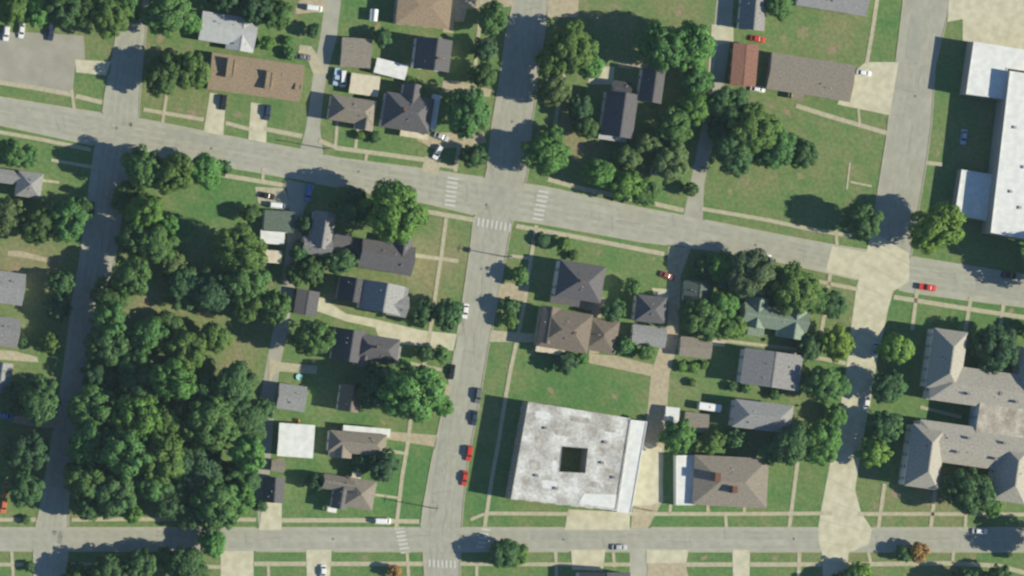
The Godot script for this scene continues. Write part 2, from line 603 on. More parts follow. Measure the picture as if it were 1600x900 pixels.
func trunk_mesh(sd: int, thick: float) -> ArrayMesh:
	var r := RandomNumberGenerator.new()
	r.seed = sd
	var b := Build.new()
	b.tube(Vector3(0, 0, 0), Vector3(0, 0.25, 0), thick * 1.4, thick, 8, false)
	b.tube(Vector3(0, 0.25, 0), Vector3(0.02, 1.1, 0.01), thick, thick * 0.6, 8)
	for i in 5:
		var a := TAU * i / 5.0 + r.randf() * 0.6
		var y := r.randf_range(0.45, 0.9)
		b.tube(Vector3(0.01, y, 0), Vector3(cos(a) * 0.55, y + r.randf_range(0.35, 0.6), sin(a) * 0.55), thick * 0.5, thick * 0.15, 6)
	return b.mesh()

func make_crowns() -> void:
	for i in 4:
		crowns["small%d" % i] = crown_mesh(100 + i, 9, 0.42, 0.20, 1500)
		crowns["medium%d" % i] = crown_mesh(200 + i, 17, 0.34, 0.125, 4300)
		crowns["large%d" % i] = crown_mesh(300 + i, 30, 0.27, 0.088, 8200)
		trunks["small%d" % i] = trunk_mesh(400 + i, 0.035)
		trunks["medium%d" % i] = trunk_mesh(420 + i, 0.045)
		trunks["large%d" % i] = trunk_mesh(440 + i, 0.05)

# x, y: the middle of the crown on the plan; r: its radius in plan units
func tree(x: float, y: float, r: float, tone: String, label: String, group := "", tall := 1.0) -> void:
	var R := r * U
	var low := R < 2.3
	var kind := ("small" if R < 3.3 else "medium" if R < 5.6 else "large") + str(rng.randi() % 4)
	var up := (0.75 if low else 1.12) * R * tall
	var at := plan(x, y, up)
	var t := thing("bush" if R < 1.9 else "leafy_tree", label, "bush" if R < 1.9 else "tree", at, rng.randf() * TAU, group)
	var tr := part("trunk", trunks[kind], M.bark, t)
	tr.scale = Vector3(R, up * 0.75, R)
	var c := part("crown", crowns[kind], M["leaf_" + tone + str(rng.randi() % 4)], t)
	c.position.y = up
	c.scale = Vector3(R * rng.randf_range(0.9, 1.2), up * (1.0 if low else rng.randf_range(0.86, 0.94)), R * rng.randf_range(0.9, 1.2))

# ---------------------------------------------------------------- vehicles
var cars := {}

func ring(x: float, hw: float, y0: float, y1: float, ch := 0.12) -> Array:
	return [Vector3(x, y0, -hw + ch), Vector3(x, y0, hw - ch), Vector3(x, y0 + ch, hw), Vector3(x, y1 - ch, hw), Vector3(x, y1, hw - ch * 1.3), Vector3(x, y1, -hw + ch * 1.3), Vector3(x, y1 - ch, -hw), Vector3(x, y0 + ch, -hw)]

func make_cars() -> void:
	# front is towards +x; each: length, half width, bonnet height, roof height, cabin [rear foot, rear top, front top, front foot]
	for k in [["sedan", 4.7, 0.90, 0.88, 1.44, [-1.75, -1.15, 0.45, 1.15]], ["suv", 4.8, 0.95, 1.02, 1.75, [-2.25, -1.95, 0.55, 1.15]], ["pickup", 5.5, 0.97, 1.05, 1.78, [-0.55, -0.40, 0.85, 1.45]], ["van", 5.2, 0.98, 1.05, 2.05, [-2.5, -2.4, 1.1, 1.85]]]:
		var L: float = k[1]
		var hw: float = k[2]
		var yb: float = k[3]
		var yr: float = k[4]
		var cb: Array = k[5]
		var d := {}
		var b := Build.new()
		b.loft([ring(-L / 2, hw * 0.86, 0.42, yb - 0.08), ring(-L / 2 + 0.25, hw * 0.98, 0.28, yb), ring(-0.6, hw, 0.25, yb + 0.02), ring(0.9, hw, 0.25, yb), ring(L / 2 - 0.6, hw * 0.98, 0.27, yb - 0.09), ring(L / 2 - 0.12, hw * 0.9, 0.3, yb - 0.18), ring(L / 2, hw * 0.8, 0.4, yb - 0.26)])
		for s in [-1.0, 1.0]:
			b.box(Vector3(cb[3] - 0.35, yb + 0.08, s * (hw + 0.08)), Vector3(0.18, 0.13, 0.2))
		if k[0] == "pickup":
			for s in [-1.0, 1.0]:
				b.box(Vector3(-1.65, yb + 0.13, s * (hw - 0.08)), Vector3(2.05, 0.26, 0.1))
			b.box(Vector3(-L / 2 + 0.13, yb + 0.13, 0), Vector3(0.1, 0.26, hw * 1.7))
		d.body = b.mesh()
		var g := Build.new()
		var f := func(x: float, w: float, y: float) -> Array:
			return [Vector3(x, y, -w), Vector3(x, y, w)]
		var a0: Array = f.call(cb[0], hw * 0.86, yb - 0.03)
		var a1: Array = f.call(cb[1], hw * 0.72, yr - 0.04)
		var a2: Array = f.call(cb[2], hw * 0.72, yr - 0.04)
		var a3: Array = f.call(cb[3], hw * 0.86, yb - 0.03)
		g.face([a0[0], a0[1], a1[1], a1[0]], Vector3(-1, 0.3, 0))
		g.face([a3[0], a3[1], a2[1], a2[0]], Vector3(1, 0.3, 0))
		for s in 2:
			g.face([a0[s], a3[s], a2[s], a1[s]], Vector3(0, 0.2, s * 2.0 - 1.0))
		g.face([a1[0], a1[1], a2[1], a2[0]], Vector3.UP)
		d.glass = g.mesh()
		var ro := Build.new()
		var tw := hw * 0.74
		ro.loft([[Vector3(cb[1] - 0.06, yr - 0.05, -tw), Vector3(cb[1] - 0.06, yr - 0.05, tw), Vector3(cb[1] + 0.1, yr + 0.01, tw * 0.9), Vector3(cb[1] + 0.1, yr + 0.01, -tw * 0.9)],
			[Vector3(cb[2] + 0.06, yr - 0.05, -tw), Vector3(cb[2] + 0.06, yr - 0.05, tw), Vector3(cb[2] - 0.1, yr + 0.01, tw * 0.9), Vector3(cb[2] - 0.1, yr + 0.01, -tw * 0.9)]])
		for s in [-1.0, 1.0]:
			for e in [[a0, a1], [a3, a2], [f.call((cb[0] + cb[3]) / 2, hw * 0.865, yb - 0.03), f.call((cb[1] + cb[2]) / 2, hw * 0.725, yr - 0.04)]]:
				var i := 0 if s < 0 else 1
				ro.tube(e[0][i], e[1][i], 0.05, 0.045, 5, false)
		d.roof = ro.mesh()
		var w := Build.new()
		w.tube(Vector3(0, 0, -0.11), Vector3(0, 0, 0.11), 0.33, 0.33, 14)
		w.face([Vector3(0.33, 0, -0.11), Vector3(0, 0.33, -0.11), Vector3(-0.33, 0, -0.11), Vector3(0, -0.33, -0.11)], Vector3(0, 0, -1))
		d.tyre = w.mesh()
		var rm := Build.new()
		rm.tube(Vector3(0, 0, -0.125), Vector3(0, 0, 0.125), 0.2, 0.2, 10)
		d.rim = rm.mesh()
		var hl := Build.new()
		hl.box(Vector3(0, 0, 0), Vector3(0.12, 0.14, 0.34))
		d.lamp = hl.mesh()
		d.size = [L, hw, yb]
		cars[k[0]] = d

func car(x: float, y: float, turn: float, kind: String, paint: String, label: String, called := "parked_car", category := "car", group := "vehicles in the streets and drives", lift := 0.0) -> void:
	var d: Dictionary = cars[kind]
	var at := plan(x, y, 0.8)
	at.y = lift
	var t := thing(called, label, category, at, deg_to_rad(-turn), group)
	var m: Material = M["paint_" + paint]
	part("body", d.body, m, t)
	part("glass", d.glass, M.car_glass, t)
	part("roof", d.roof, m, t)
	var L: float = d.size[0]
	var hw: float = d.size[1]
	for sx in [-1.0, 1.0]:
		for sz in [-1.0, 1.0]:
			var w := part("wheel", d.tyre, M.tyre, t)
			w.position = Vector3(sx * (L / 2 - 0.9), 0.33, sz * (hw - 0.1))
			part("rim", d.rim, M.steel, w)
	for sz in [-1.0, 1.0]:
		part("headlight", d.lamp, M.lamp_lens, t).position = Vector3(L / 2 - 0.06, d.size[2] - 0.38, sz * hw * 0.55)
		part("tail_light", d.lamp, M.tail_lens, t).position = Vector3(-L / 2 + 0.05, d.size[2] - 0.25, sz * hw * 0.6)

func camper(x: float, y: float, turn: float, len: float, label: String) -> void:
	var t := thing("camper_trailer", label, "camper", plan(x, y, 1.5), deg_to_rad(-turn))
	var b := Build.new()
	var l := len / 2
	b.loft([ring(-l, 1.0, 0.7, 2.5, 0.25), ring(-l + 0.3, 1.2, 0.55, 2.8, 0.2), ring(l - 0.5, 1.2, 0.55, 2.8, 0.2), ring(l, 1.0, 0.8, 2.3, 0.25)])
	part("body", b.mesh(), M.paint_white, t)
	for sz in [-1.0, 1.0]:
		for sx in [-0.45, 0.45]:
			var w := part("wheel", cars.suv.tyre, M.tyre, t)
			w.position = Vector3(sx, 0.33, sz * 1.05)
		for sx in [-0.5, 0.1, 0.6]:
			var wb := Build.new()
			wb.box(Vector3.ZERO, Vector3(0.8, 0.5, 0.04))
			part("window", wb.mesh(), M.car_glass, t).position = Vector3(sx * l, 1.9, sz * 1.21)
	var hb := Build.new()
	hb.box(Vector3(l + 0.5, 0.45, 0), Vector3(1.3, 0.1, 0.12))
	part("hitch", hb.mesh(), M.steel, t)
	var ac := Build.new()
	ac.box(Vector3(0.3, 2.9, 0), Vector3(0.8, 0.25, 0.7))
	part("roof_vent", ac.mesh(), M.trim, t)

func utility_pole(x: float, y: float, turn: float, label: String, drum := false) -> void:
	var t := thing("utility_pole", label, "pole", plan(x, y), deg_to_rad(-turn), "utility poles along the streets")
	var b := Build.new()
	b.tube(Vector3.ZERO, Vector3(0, 10.5, 0), 0.17, 0.11, 9)
	part("pole", b.mesh(), M.pole_wood, t)
	var c := Build.new()
	c.box(Vector3(0, 9.8, 0.14), Vector3(2.4, 0.12, 0.1))
	part("crossarm", c.mesh(), M.pole_wood, t)
	for sx in [-1.0, -0.5, 0.5, 1.0]:
		var i := Build.new()
		i.tube(Vector3(sx, 9.86, 0.14), Vector3(sx, 10.1, 0.14), 0.05, 0.03, 6)
		part("insulator", i.mesh(), M.steel, t)
	if drum:
		for s in [-1.0, 1.0]:
			var d := Build.new()
			d.tube(Vector3(s * 0.45, 7.7, 0), Vector3(s * 0.45, 8.9, 0), 0.36, 0.36, 10)
			part("transformer", d.mesh(), M.steel, t)
		var l := Build.new()
		l.tube(Vector3(0, 7.2, 0), Vector3(0.1, 7.6, -2.4), 0.06, 0.04, 6)
		part("lamp_arm", l.mesh(), M.steel, t)

# ---------------------------------------------------------------- ground, streets, walks
func make_ground() -> void:
	# [x, y, radius, how dry (1 straw, -1 lush)]
	var spots := [[700, 380, 55, 0.8], [690, 440, 45, 0.7], [655, 395, 40, 0.6], [1290, 60, 80, 0.55], [1320, 40, 50, 0.3], [1000, 20, 120, 0.6], [920, 15, 60, 0.3], [870, 60, 40, 0.6], [1150, 290, 70, 0.45], [1250, 260, 60, 0.2],
		[230, 480, 45, 1.0], [360, 560, 40, 1.1], [310, 480, 50, 0.8], [40, 480, 60, 0.9], [20, 400, 50, 0.7], [60, 420, 50, 0.8], [900, 590, 95, -0.9], [570, 740, 80, -0.7], [650, 740, 60, -0.8], [770, 790, 50, -0.9],
		[1100, 800, 120, -0.8], [330, 320, 55, -1.0], [90, 245, 50, -0.6], [1480, 490, 90, -0.7], [1560, 500, 60, -0.6], [1250, 780, 50, -0.2], [1400, 780, 60, 0.5], [1480, 790, 50, 0.7], [1400, 870, 90, 0.6], [900, 225, 55, 0.9],
		[880, 200, 40, 0.8], [820, 455, 40, 0.6], [1060, 620, 60, 0.1], [1110, 630, 60, 0.1], [1340, 230, 60, -0.1], [150, 75, 40, 0.5], [250, 165, 60, 0.3], [290, 180, 40, 0.5], [385, 170, 40, 0.4], [450, 165, 40, 0.0], [340, 60, 60, 0.2],
		[575, 20, 40, -0.3], [740, 70, 50, 0.1], [540, 210, 50, -0.4], [600, 235, 60, -0.2], [450, 260, 50, -0.2], [1480, 220, 50, 0.1], [1390, 40, 40, -0.7], [1000, 420, 70, 0.1], [560, 440, 60, 0.6], [620, 440, 40, 0.4],
		[440, 740, 60, -0.2], [560, 660, 40, -0.4], [480, 640, 40, -0.5], [1480, 640, 40, -0.8], [440, 870, 90, -0.5], [600, 880, 80, -0.3], [1000, 870, 100, -0.5], [1230, 870, 80, 0.4], [700, 250, 40, 0.0], [400, 745, 40, 0.4], [1230, 170, 60, 0.5], [1290, 200, 60, 0.2], [110, 480, 40, 0.4], [650, 815, 60, -0.6], [500, 800, 60, 0.2], [1180, 480, 60, 0.2], [1300, 500, 40, 0.3]]
	var broad := FastNoiseLite.new()
	broad.seed = 5
	broad.frequency = 0.035
	broad.fractal_octaves = 4
	var fine := FastNoiseLite.new()
	fine.seed = 9
	fine.frequency = 0.22
	fine.fractal_octaves = 3
	var middle := FastNoiseLite.new()
	middle.seed = 19
	middle.frequency = 0.09
	middle.fractal_octaves = 3
	var lush := Color(0.108, 0.245, 0.084)
	var plain := Color(0.172, 0.272, 0.105)
	var dry := Color(0.30, 0.295, 0.165)
	var xs := [-1500.0, -700.0, -350.0]
	var zs := [-1500.0, -700.0, -250.0]
	for i in range(-172, 173): xs.append(float(i))
	for i in range(-102, 103): zs.append(float(i))
	xs += [350.0, 700.0, 1500.0]
	zs += [250.0, 700.0, 1500.0]
	var v := PackedVector3Array()
	var n := PackedVector3Array()
	var c := PackedColorArray()
	var idx := PackedInt32Array()
	var w := xs.size()
	for z in zs:
		for x in xs:
			v.append(Vector3(x, 0, z))
			n.append(Vector3.UP)
			var px: float = x / U + 800.0
			var py: float = z / U + 450.0
			var t := broad.get_noise_2d(x, z) * 0.9 + fine.get_noise_2d(x, z) * 0.75 + middle.get_noise_2d(x, z) * 0.6
			for s in spots:
				var dx: float = (px - s[0]) / s[2]
				var dy: float = (py - s[1]) / s[2]
				var q := dx * dx + dy * dy
				if q < 4.0:
					t += s[3] * exp(-q * 1.3)
			var col := plain.lerp(dry, clampf(t * 0.6, 0.0, 0.9)) if t > 0.0 else plain.lerp(lush, clampf(-t, 0.0, 1.0))
			c.append(col)
	for j in zs.size() - 1:
		for i in w - 1:
			var k := j * w + i
			idx.append_array([k, k + 1, k + w + 1, k, k + w + 1, k + w])
	var arr := []
	arr.resize(Mesh.ARRAY_MAX)
	arr[Mesh.ARRAY_VERTEX] = v
	arr[Mesh.ARRAY_NORMAL] = n
	arr[Mesh.ARRAY_COLOR] = c
	arr[Mesh.ARRAY_INDEX] = idx
	var m := ArrayMesh.new()
	m.add_surface_from_arrays(Mesh.PRIMITIVE_TRIANGLES, arr)
	var gm := mat("turf", Color(1, 1, 1), 0.95, M.grass_grain, 0.06)
	gm.vertex_color_use_as_albedo = true
	struct("ground", m, gm)

func on_line(l: Array, f: float) -> Vector2:
	var total := 0.0
	for i in l.size() - 1:
		total += Vector2(l[i][0], l[i][1]).distance_to(Vector2(l[i + 1][0], l[i + 1][1]))
	var left := total * f
	for i in l.size() - 1:
		var a := Vector2(l[i][0], l[i][1])
		var b := Vector2(l[i + 1][0], l[i + 1][1])
		var d := a.distance_to(b)
		if left <= d:
			return a.lerp(b, left / d)
		left -= d
	return Vector2(l[-1][0], l[-1][1])

func street_polygon(a: Array, b: Array) -> PackedVector2Array:
	var r := b.duplicate()
	r.reverse()
	return points(a + r)

func make_streets() -> void:
	var A0 := [[-40, 145], [0, 152], [110, 170], [230, 188], [350, 212], [480, 236], [525, 247], [660, 264], [850, 292], [1000, 325], [1060, 336], [1200, 364], [1300, 383], [1420, 401], [1600, 430], [1650, 437]]
	var A1 := [[-40, 187], [0, 195], [130, 223], [260, 246], [400, 268], [500, 287], [665, 317], [740, 335], [840, 348], [1000, 377], [1100, 389], [1190, 403], [1290, 425], [1420, 456], [1500, 467], [1600, 479], [1650, 486]]
	var B0 := [[808, -30], [803, 0], [790, 60], [782, 120], [770, 190], [762, 262], [750, 320], [740, 345], [735, 390], [722, 480], [705, 580], [690, 650], [675, 720], [662, 790], [657, 830], [662, 870], [666, 930]]
	var B1 := [[860, -30], [856, 0], [849, 60], [842, 120], [831, 190], [824, 270], [812, 320], [800, 345], [785, 425], [771, 500], [762, 545], [753, 600], [745, 645], [731, 720], [723, 790], [720, 830], [719, 870], [717, 930]]
	var C0 := [[-40, 825], [400, 825], [1650, 825]]
	var C1 := [[-40, 860], [400, 861], [1650, 862]]
	var D0 := [[1415, -30], [1412, 0], [1405, 60], [1396, 130], [1385, 220], [1372, 300], [1363, 360], [1362, 395]]
	var D1 := [[1487, -30], [1484, 0], [1474, 50], [1461, 100], [1455, 190], [1446, 260], [1434, 330], [1422, 405]]
	var E0 := [[186, -30], [184, 0], [182, 55], [174, 100], [164, 150], [158, 200], [148, 235], [140, 290], [126, 400], [112, 480], [102, 560], [90, 640], [76, 720], [62, 800], [52, 840], [55, 930]]
	var E1 := [[232, -30], [230, 0], [227, 55], [221, 110], [217, 165], [216, 200], [205, 240], [194, 310], [180, 400], [156, 500], [136, 580], [126, 640], [112, 720], [106, 790], [106, 840], [102, 930]]
	var PA := street_polygon(A0, A1)
	var PB := street_polygon(B0, B1)
	var PC := street_polygon(C0, C1)
	var PD := street_polygon(D0, D1)
	var PE := street_polygon(E0, E1)
	# pale concrete lane east of the middle block
	var L0 := [[1362, 362], [1345, 425], [1338, 450], [1330, 510], [1319, 600], [1305, 680], [1290, 760], [1284, 790], [1278, 826], [1280, 850], [1284, 864], [1287, 930]]
	var L1 := [[1421, 396], [1420, 440], [1396, 455], [1388, 482], [1371, 560], [1361, 620], [1346, 700], [1336, 765], [1345, 800], [1362, 826], [1358, 850], [1326, 864], [1320, 930]]
	var PL := street_polygon(L0, L1)
	var F0 := [[512, -30], [508, 0], [500, 60], [490, 110], [484, 160], [478, 200], [468, 238]]
	var F1 := [[537, -30], [533, 0], [526, 60], [512, 110], [505, 150], [500, 200], [506, 248]]
	var PF := street_polygon(F0, F1)
	var K0 := [[446, 280], [452, 320], [448, 380], [440, 440], [430, 500], [418, 560], [408, 615], [402, 700], [398, 760], [405, 830]]
	var K1 := [[492, 290], [474, 330], [470, 380], [462, 440], [452, 500], [440, 560], [430, 620], [424, 700], [420, 760], [425, 830]]
	var PK := street_polygon(K0, K1)
	var G0 := [[1124, -30], [1120, 0], [1115, 50], [1110, 110], [1100, 180], [1088, 240], [1078, 290], [1068, 340]]
	var G1 := [[1148, -30], [1146, 0], [1142, 60], [1134, 110], [1124, 180], [1110, 240], [1100, 290], [1098, 345]]
	var PG := street_polygon(G0, G1)
	var N0 := [[1044, 385], [1042, 430], [1044, 480], [1040, 530], [1030, 545], [1018, 580], [1012, 640], [1004, 700], [992, 770], [985, 830]]
	var N1 := [[1080, 387], [1064, 430], [1062, 480], [1060, 530], [1056, 548], [1046, 585], [1042, 640], [1038, 700], [1034, 785], [1010, 830]]
	var PN := street_polygon(N0, N1)
	var S := points([[984, 860], [1012, 860], [1012, 930], [984, 930]])
	var T := points([[345, 858], [396, 858], [396, 930], [345, 930]])
	var asphalt: Material = M.street_asphalt
	sheet("street", PA, 0.020, asphalt)
	sheet("street", PB, 0.026, M.worn_asphalt)
	sheet("street", PC, 0.032, asphalt)
	sheet("street", PD, 0.038, M.worn_asphalt)
	sheet("street", PE, 0.044, asphalt)
	sheet("street", PL, 0.050, M.pale_concrete)
	sheet("street", points([[1300, 384], [1364, 396], [1364, 442], [1290, 424]]), 0.056, M.pale_concrete)
	for a in [PF, PK, PG]:
		sheet("alley", a, 0.012, M.worn_asphalt)
	sheet("alley", PN, 0.013, M.tan_gravel)
	sheet("alley", S, 0.014, asphalt)
	sheet("alley", T, 0.014, M.pale_concrete)
	# repaired patches in the carriageways
	var k := 0
	for q in [[560, 258, 60, 9, 9], [930, 325, 70, 12, 11], [300, 215, 80, 14, 10], [1120, 372, 60, 8, 11], [690, 700, 9, 90, 9], [715, 560, 12, 70, 9], [800, 100, 16, 60, 8], [500, 842, 90, 10, 0], [860, 838, 60, 12, 0], [1180, 848, 110, 8, 0], [1430, 60, 20, 70, 8], [60, 180, 50, 9, 9], [1560, 452, 70, 14, 8], [640, 300, 60, 10, 10], [780, 300, 26, 18, 9]]:
		var r := deg_to_rad(q[4])
		var poly := PackedVector2Array()
		for s in [[-0.5, -0.5], [0.45, -0.5], [0.5, 0.1], [0.47, 0.5], [-0.2, 0.46], [-0.5, 0.5]]:
			poly.append(Vector2(q[0], q[1]) + Vector2(s[0] * q[2], s[1] * q[3]).rotated(r))
		sheet("road_patch", poly, 0.060 + 0.0005 * k, M.patch_asphalt if k % 2 == 0 else M.pale_patch)
		k += 1
	# tyre-worn lanes, tar-sealed cracks and iron covers
	var wr := RandomNumberGenerator.new()
	wr.seed = 12
	for q in [[A0, A1, 0.3], [A0, A1, 0.68], [B0, B1, 0.3], [B0, B1, 0.7], [C0, C1, 0.3], [C0, C1, 0.7], [D0, D1, 0.32], [D0, D1, 0.68], [E0, E1, 0.32], [E0, E1, 0.68]]:
		var near: Array = q[0]
		var far: Array = q[1]
		for off in [-0.09, 0.09]:
			var line := []
			for i in mini(near.size(), far.size()):
				var j := int(round(float(i) * (far.size() - 1) / (near.size() - 1)))
				var f := Vector2(near[i][0], near[i][1]).lerp(Vector2(far[j][0], far[j][1]), q[2] + off)
				line.append([f.x, f.y + wr.randf_range(-0.5, 0.5)])
			sheet("lane_wear", ribbon_polygon(line, 6.5), 0.0455 + 0.0002 * (k % 10), M.tyre_worn)
			k += 1
	for street in [[A0, A1, 26], [B0, B1, 30], [C0, C1, 24], [D0, D1, 10], [E0, E1, 16]]:
		for i in street[2]:
			var s0: Array = street[0]
			var s1: Array = street[1]
			var at := wr.randf()
			var along := wr.randf() < 0.45
			var c0 := on_line(s0, at)
			var c1 := on_line(s1, at)
			var line := []
			var cross := (c1 - c0)
			var dir := Vector2(cross.y, -cross.x).normalized()
			var start := wr.randf_range(0.02, 0.5)
			var reach := wr.randf_range(0.3, 0.5)
			var w := 0.0
			for n in 9:
				w += wr.randf_range(-1.6, 1.6)
				var f := float(n) / 8.0
				var p := c0 + cross * (start + reach * f) + dir * w if not along else c0 + cross * (start + 0.15 + w * 0.02) + dir * f * wr.randf_range(38, 44)
				line.append([p.x, p.y])
			sheet("tar_seam", ribbon_polygon(line, wr.randf_range(0.7, 1.2)), 0.0480 + 0.00009 * (i % 20), M.tar_seal)
	for p in [[760, 320], [690, 640], [880, 843], [330, 232], [1180, 383], [1430, 150], [752, 420], [1240, 842], [520, 842], [800, 190], [560, 268], [182, 200]]:
		var disc := PackedVector2Array()
		for i in 12:
			disc.append(Vector2(p[0], p[1]) + Vector2.from_angle(TAU * i / 12.0) * 2.2)
		sheet("manhole_cover", disc, 0.069, M.iron_cover)
	for i in 17:
		var f := (i + 0.5) / 17.0
		var a := on_line(L0, f)
		var b := on_line(L1, f)
		sheet("slab_joint", ribbon_polygon([[a.x, a.y], [b.x, b.y]], 0.55), 0.0655, M.concrete_joint)
	# worn bare earth and straw-dry turf, ragged in outline: [x, y, radius]
	var patches := [[905, 232, 12], [880, 214, 8], [940, 226, 7], [700, 216, 9], [352, 572, 9], [372, 560, 13], [228, 470, 9], [300, 472, 7], [60, 400, 9], [24, 420, 8], [1165, 285, 9], [1255, 50, 12], [1300, 78, 9], [1225, 60, 8], [960, 12, 10], [1060, 20, 8], [880, 50, 7], [416, 420, 8], [420, 440, 10], [418, 454, 8], [560, 440, 7], [520, 462, 9], [500, 506, 8], [660, 385, 8], [1230, 175, 10], [1205, 165, 8], [1140, 640, 7], [1330, 500, 7], [1310, 510, 6], [1108, 800, 6], [1400, 772, 10], [1370, 790, 7], [1500, 792, 8], [300, 178, 9], [280, 172, 7], [372, 180, 8], [250, 60, 9], [232, 70, 7], [470, 54, 6], [590, 40, 7], [640, 56, 7], [760, 60, 6], [740, 130, 6], [1465, 240, 7], [1250, 275, 8], [1140, 300, 7], [1020, 405, 6], [935, 395, 6], [860, 610, 7], [960, 620, 8], [930, 645, 6], [1580, 486, 6], [440, 720, 7], [600, 660, 6], [1440, 870, 8], [1520, 870, 9], [570, 872, 7], [1100, 872, 7], [1210, 872, 6]]
	var pn := 0
	for q in patches:
		var blob := PackedVector2Array()
		var stretch := wr.randf_range(0.5, 0.9)
		var turn := wr.randf() * PI
		for i in 22:
			var rr: float = q[2] * (0.62 + 0.38 * wr.randf() + 0.2 * sin(i * 1.7 + pn))
			blob.append(Vector2(q[0], q[1]) + (Vector2.from_angle(TAU * i / 22.0) * rr * Vector2(1.0, stretch)).rotated(turn))
		sheet("bare_soil" if pn % 3 == 0 else "dry_turf", blob, 0.0045 + 0.0002 * (pn % 15), M.bare_soil if pn % 3 == 0 else M.dry_turf)
		pn += 1
	# lots, drives and aprons: [name, material, outline]
	var flats := [
		["parking_lot", "lot_asphalt", [[-30, 52], [40, 50], [131, 56], [133, 92], [118, 96], [114, 140], [108, 147], [-30, 124]]],
		["driveway", "pale_concrete", [[117, 93], [173, 96], [166, 118], [119, 113]]],
		["driveway", "pale_concrete", [[328, 145], [353, 148], [349, 212], [318, 206]]],
		["driveway", "pale_concrete", [[392, 160], [418, 164], [416, 224], [388, 218]]],
		["driveway", "walk_concrete", [[468, 70], [486, 72], [500, 92], [512, 112], [490, 118], [482, 96], [466, 84]]],
		["driveway", "tan_gravel", [[480, -20], [508, -20], [508, 18], [462, 22], [462, 10]]],
		["driveway", "tan_gravel", [[694, -20], [712, -20], [708, 52], [692, 50]]],
		["driveway", "tan_gravel", [[712, -20], [805, -20], [802, 10], [730, 14], [724, 34], [710, 34]]],
		["driveway", "tan_gravel", [[692, 126], [715, 126], [768, 140], [765, 152], [690, 142]]],
		["driveway", "tan_gravel", [[690, 207], [756, 207], [760, 222], [730, 230], [676, 232], [650, 218]]],
		["driveway", "walk_concrete", [[664, 244], [690, 248], [684, 274], [658, 268]]],
		["driveway", "pale_concrete", [[921, 116], [945, 104], [960, 104], [958, 132], [918, 132]]],
		["patio", "tan_gravel", [[966, 97], [1012, 99], [1012, 108], [966, 106]]],
		["driveway", "tan_gravel", [[856, -20], [905, -20], [903, 27], [855, 28]]],
		["driveway", "pale_concrete", [[1112, 38], [1146, 40], [1146, 66], [1122, 70], [1112, 122], [1106, 122]]],
		["parking_lot", "pale_concrete", [[1352, 97], [1404, 97], [1390, 180], [1308, 163], [1328, 118]]],
		["parking_lot", "pale_concrete", [[1484, -20], [1640, -20], [1640, 84], [1517, 66], [1504, 64], [1504, 30], [1480, 34]]],
		["driveway", "tan_gravel", [[782, 440], [820, 446], [818, 470], [776, 465]]],
		["driveway", "pale_concrete", [[484, 462], [505, 466], [540, 490], [592, 500], [658, 516], [714, 522], [708, 548], [625, 537], [590, 524], [586, 512], [540, 502], [490, 484]]],
		["driveway", "walk_concrete", [[767, 516], [842, 522], [842, 535], [764, 534]]],
		["driveway", "tan_gravel", [[672, 603], [704, 600], [698, 622], [672, 620]]],
		["driveway", "walk_concrete", [[420, 560], [440, 566], [496, 572], [494, 584], [432, 580], [420, 600]]],
		["driveway", "tan_gravel", [[606, 674], [682, 680], [678, 698], [604, 686]]],
		["driveway", "pale_concrete", [[412, 778], [440, 780], [440, 828], [404, 828]]],
		["driveway", "walk_concrete", [[398, 292], [445, 294], [452, 318], [450, 326], [404, 318]]],
		["driveway", "pale_concrete", [[478, 859], [518, 859], [514, 930], [480, 930]]],
		["driveway", "pale_concrete", [[892, 859], [946, 859], [942, 892], [894, 890]]],
		["driveway", "pale_concrete", [[1010, 859], [1076, 859], [1072, 880], [1010, 880]]],
		["driveway", "tan_gravel", [[1012, 880], [1070, 880], [1084, 930], [1010, 930]]],
		["driveway", "pale_concrete", [[1144, 859], [1172, 859], [1170, 930], [1146, 930]]],
		["apron", "pale_concrete", [[888, 796], [984, 800], [984, 828], [882, 828]]],
		["parking_lot", "pale_concrete", [[1006, 690], [1034, 700], [1036, 784], [1016, 790], [988, 790]]],
		["driveway", "tan_gravel", [[890, 460], [948, 466], [940, 484], [936, 552], [920, 552], [924, 486], [892, 478]]],
		["driveway", "tan_gravel", [[920, 552], [962, 556], [1020, 570], [1018, 588], [920, 567]]],
		["patio", "pale_concrete", [[1018, 450], [1046, 452], [1044, 470], [1026, 468]]],
		["driveway", "pale_concrete", [[1108, 526], [1134, 528], [1132, 542], [1112, 540]]],
		["yard_path", "walk_concrete", [[-30, 545], [20, 548], [58, 558], [60, 566], [-30, 560]]],
		["yard_path", "tan_gravel", [[12, 392], [34, 392], [80, 405], [78, 411], [40, 403], [12, 399]]],
		["driveway", "tan_gravel", [[22, 650], [55, 650], [100, 652], [98, 668], [62, 668], [20, 660]]],
	]
	k = 0
	for f in flats:
		var poly := points(f[2])
		sheet(f[0], poly, 0.066 + 0.0011 * (k % 30), M[f[1]])
		paved.append(poly)
		k += 1
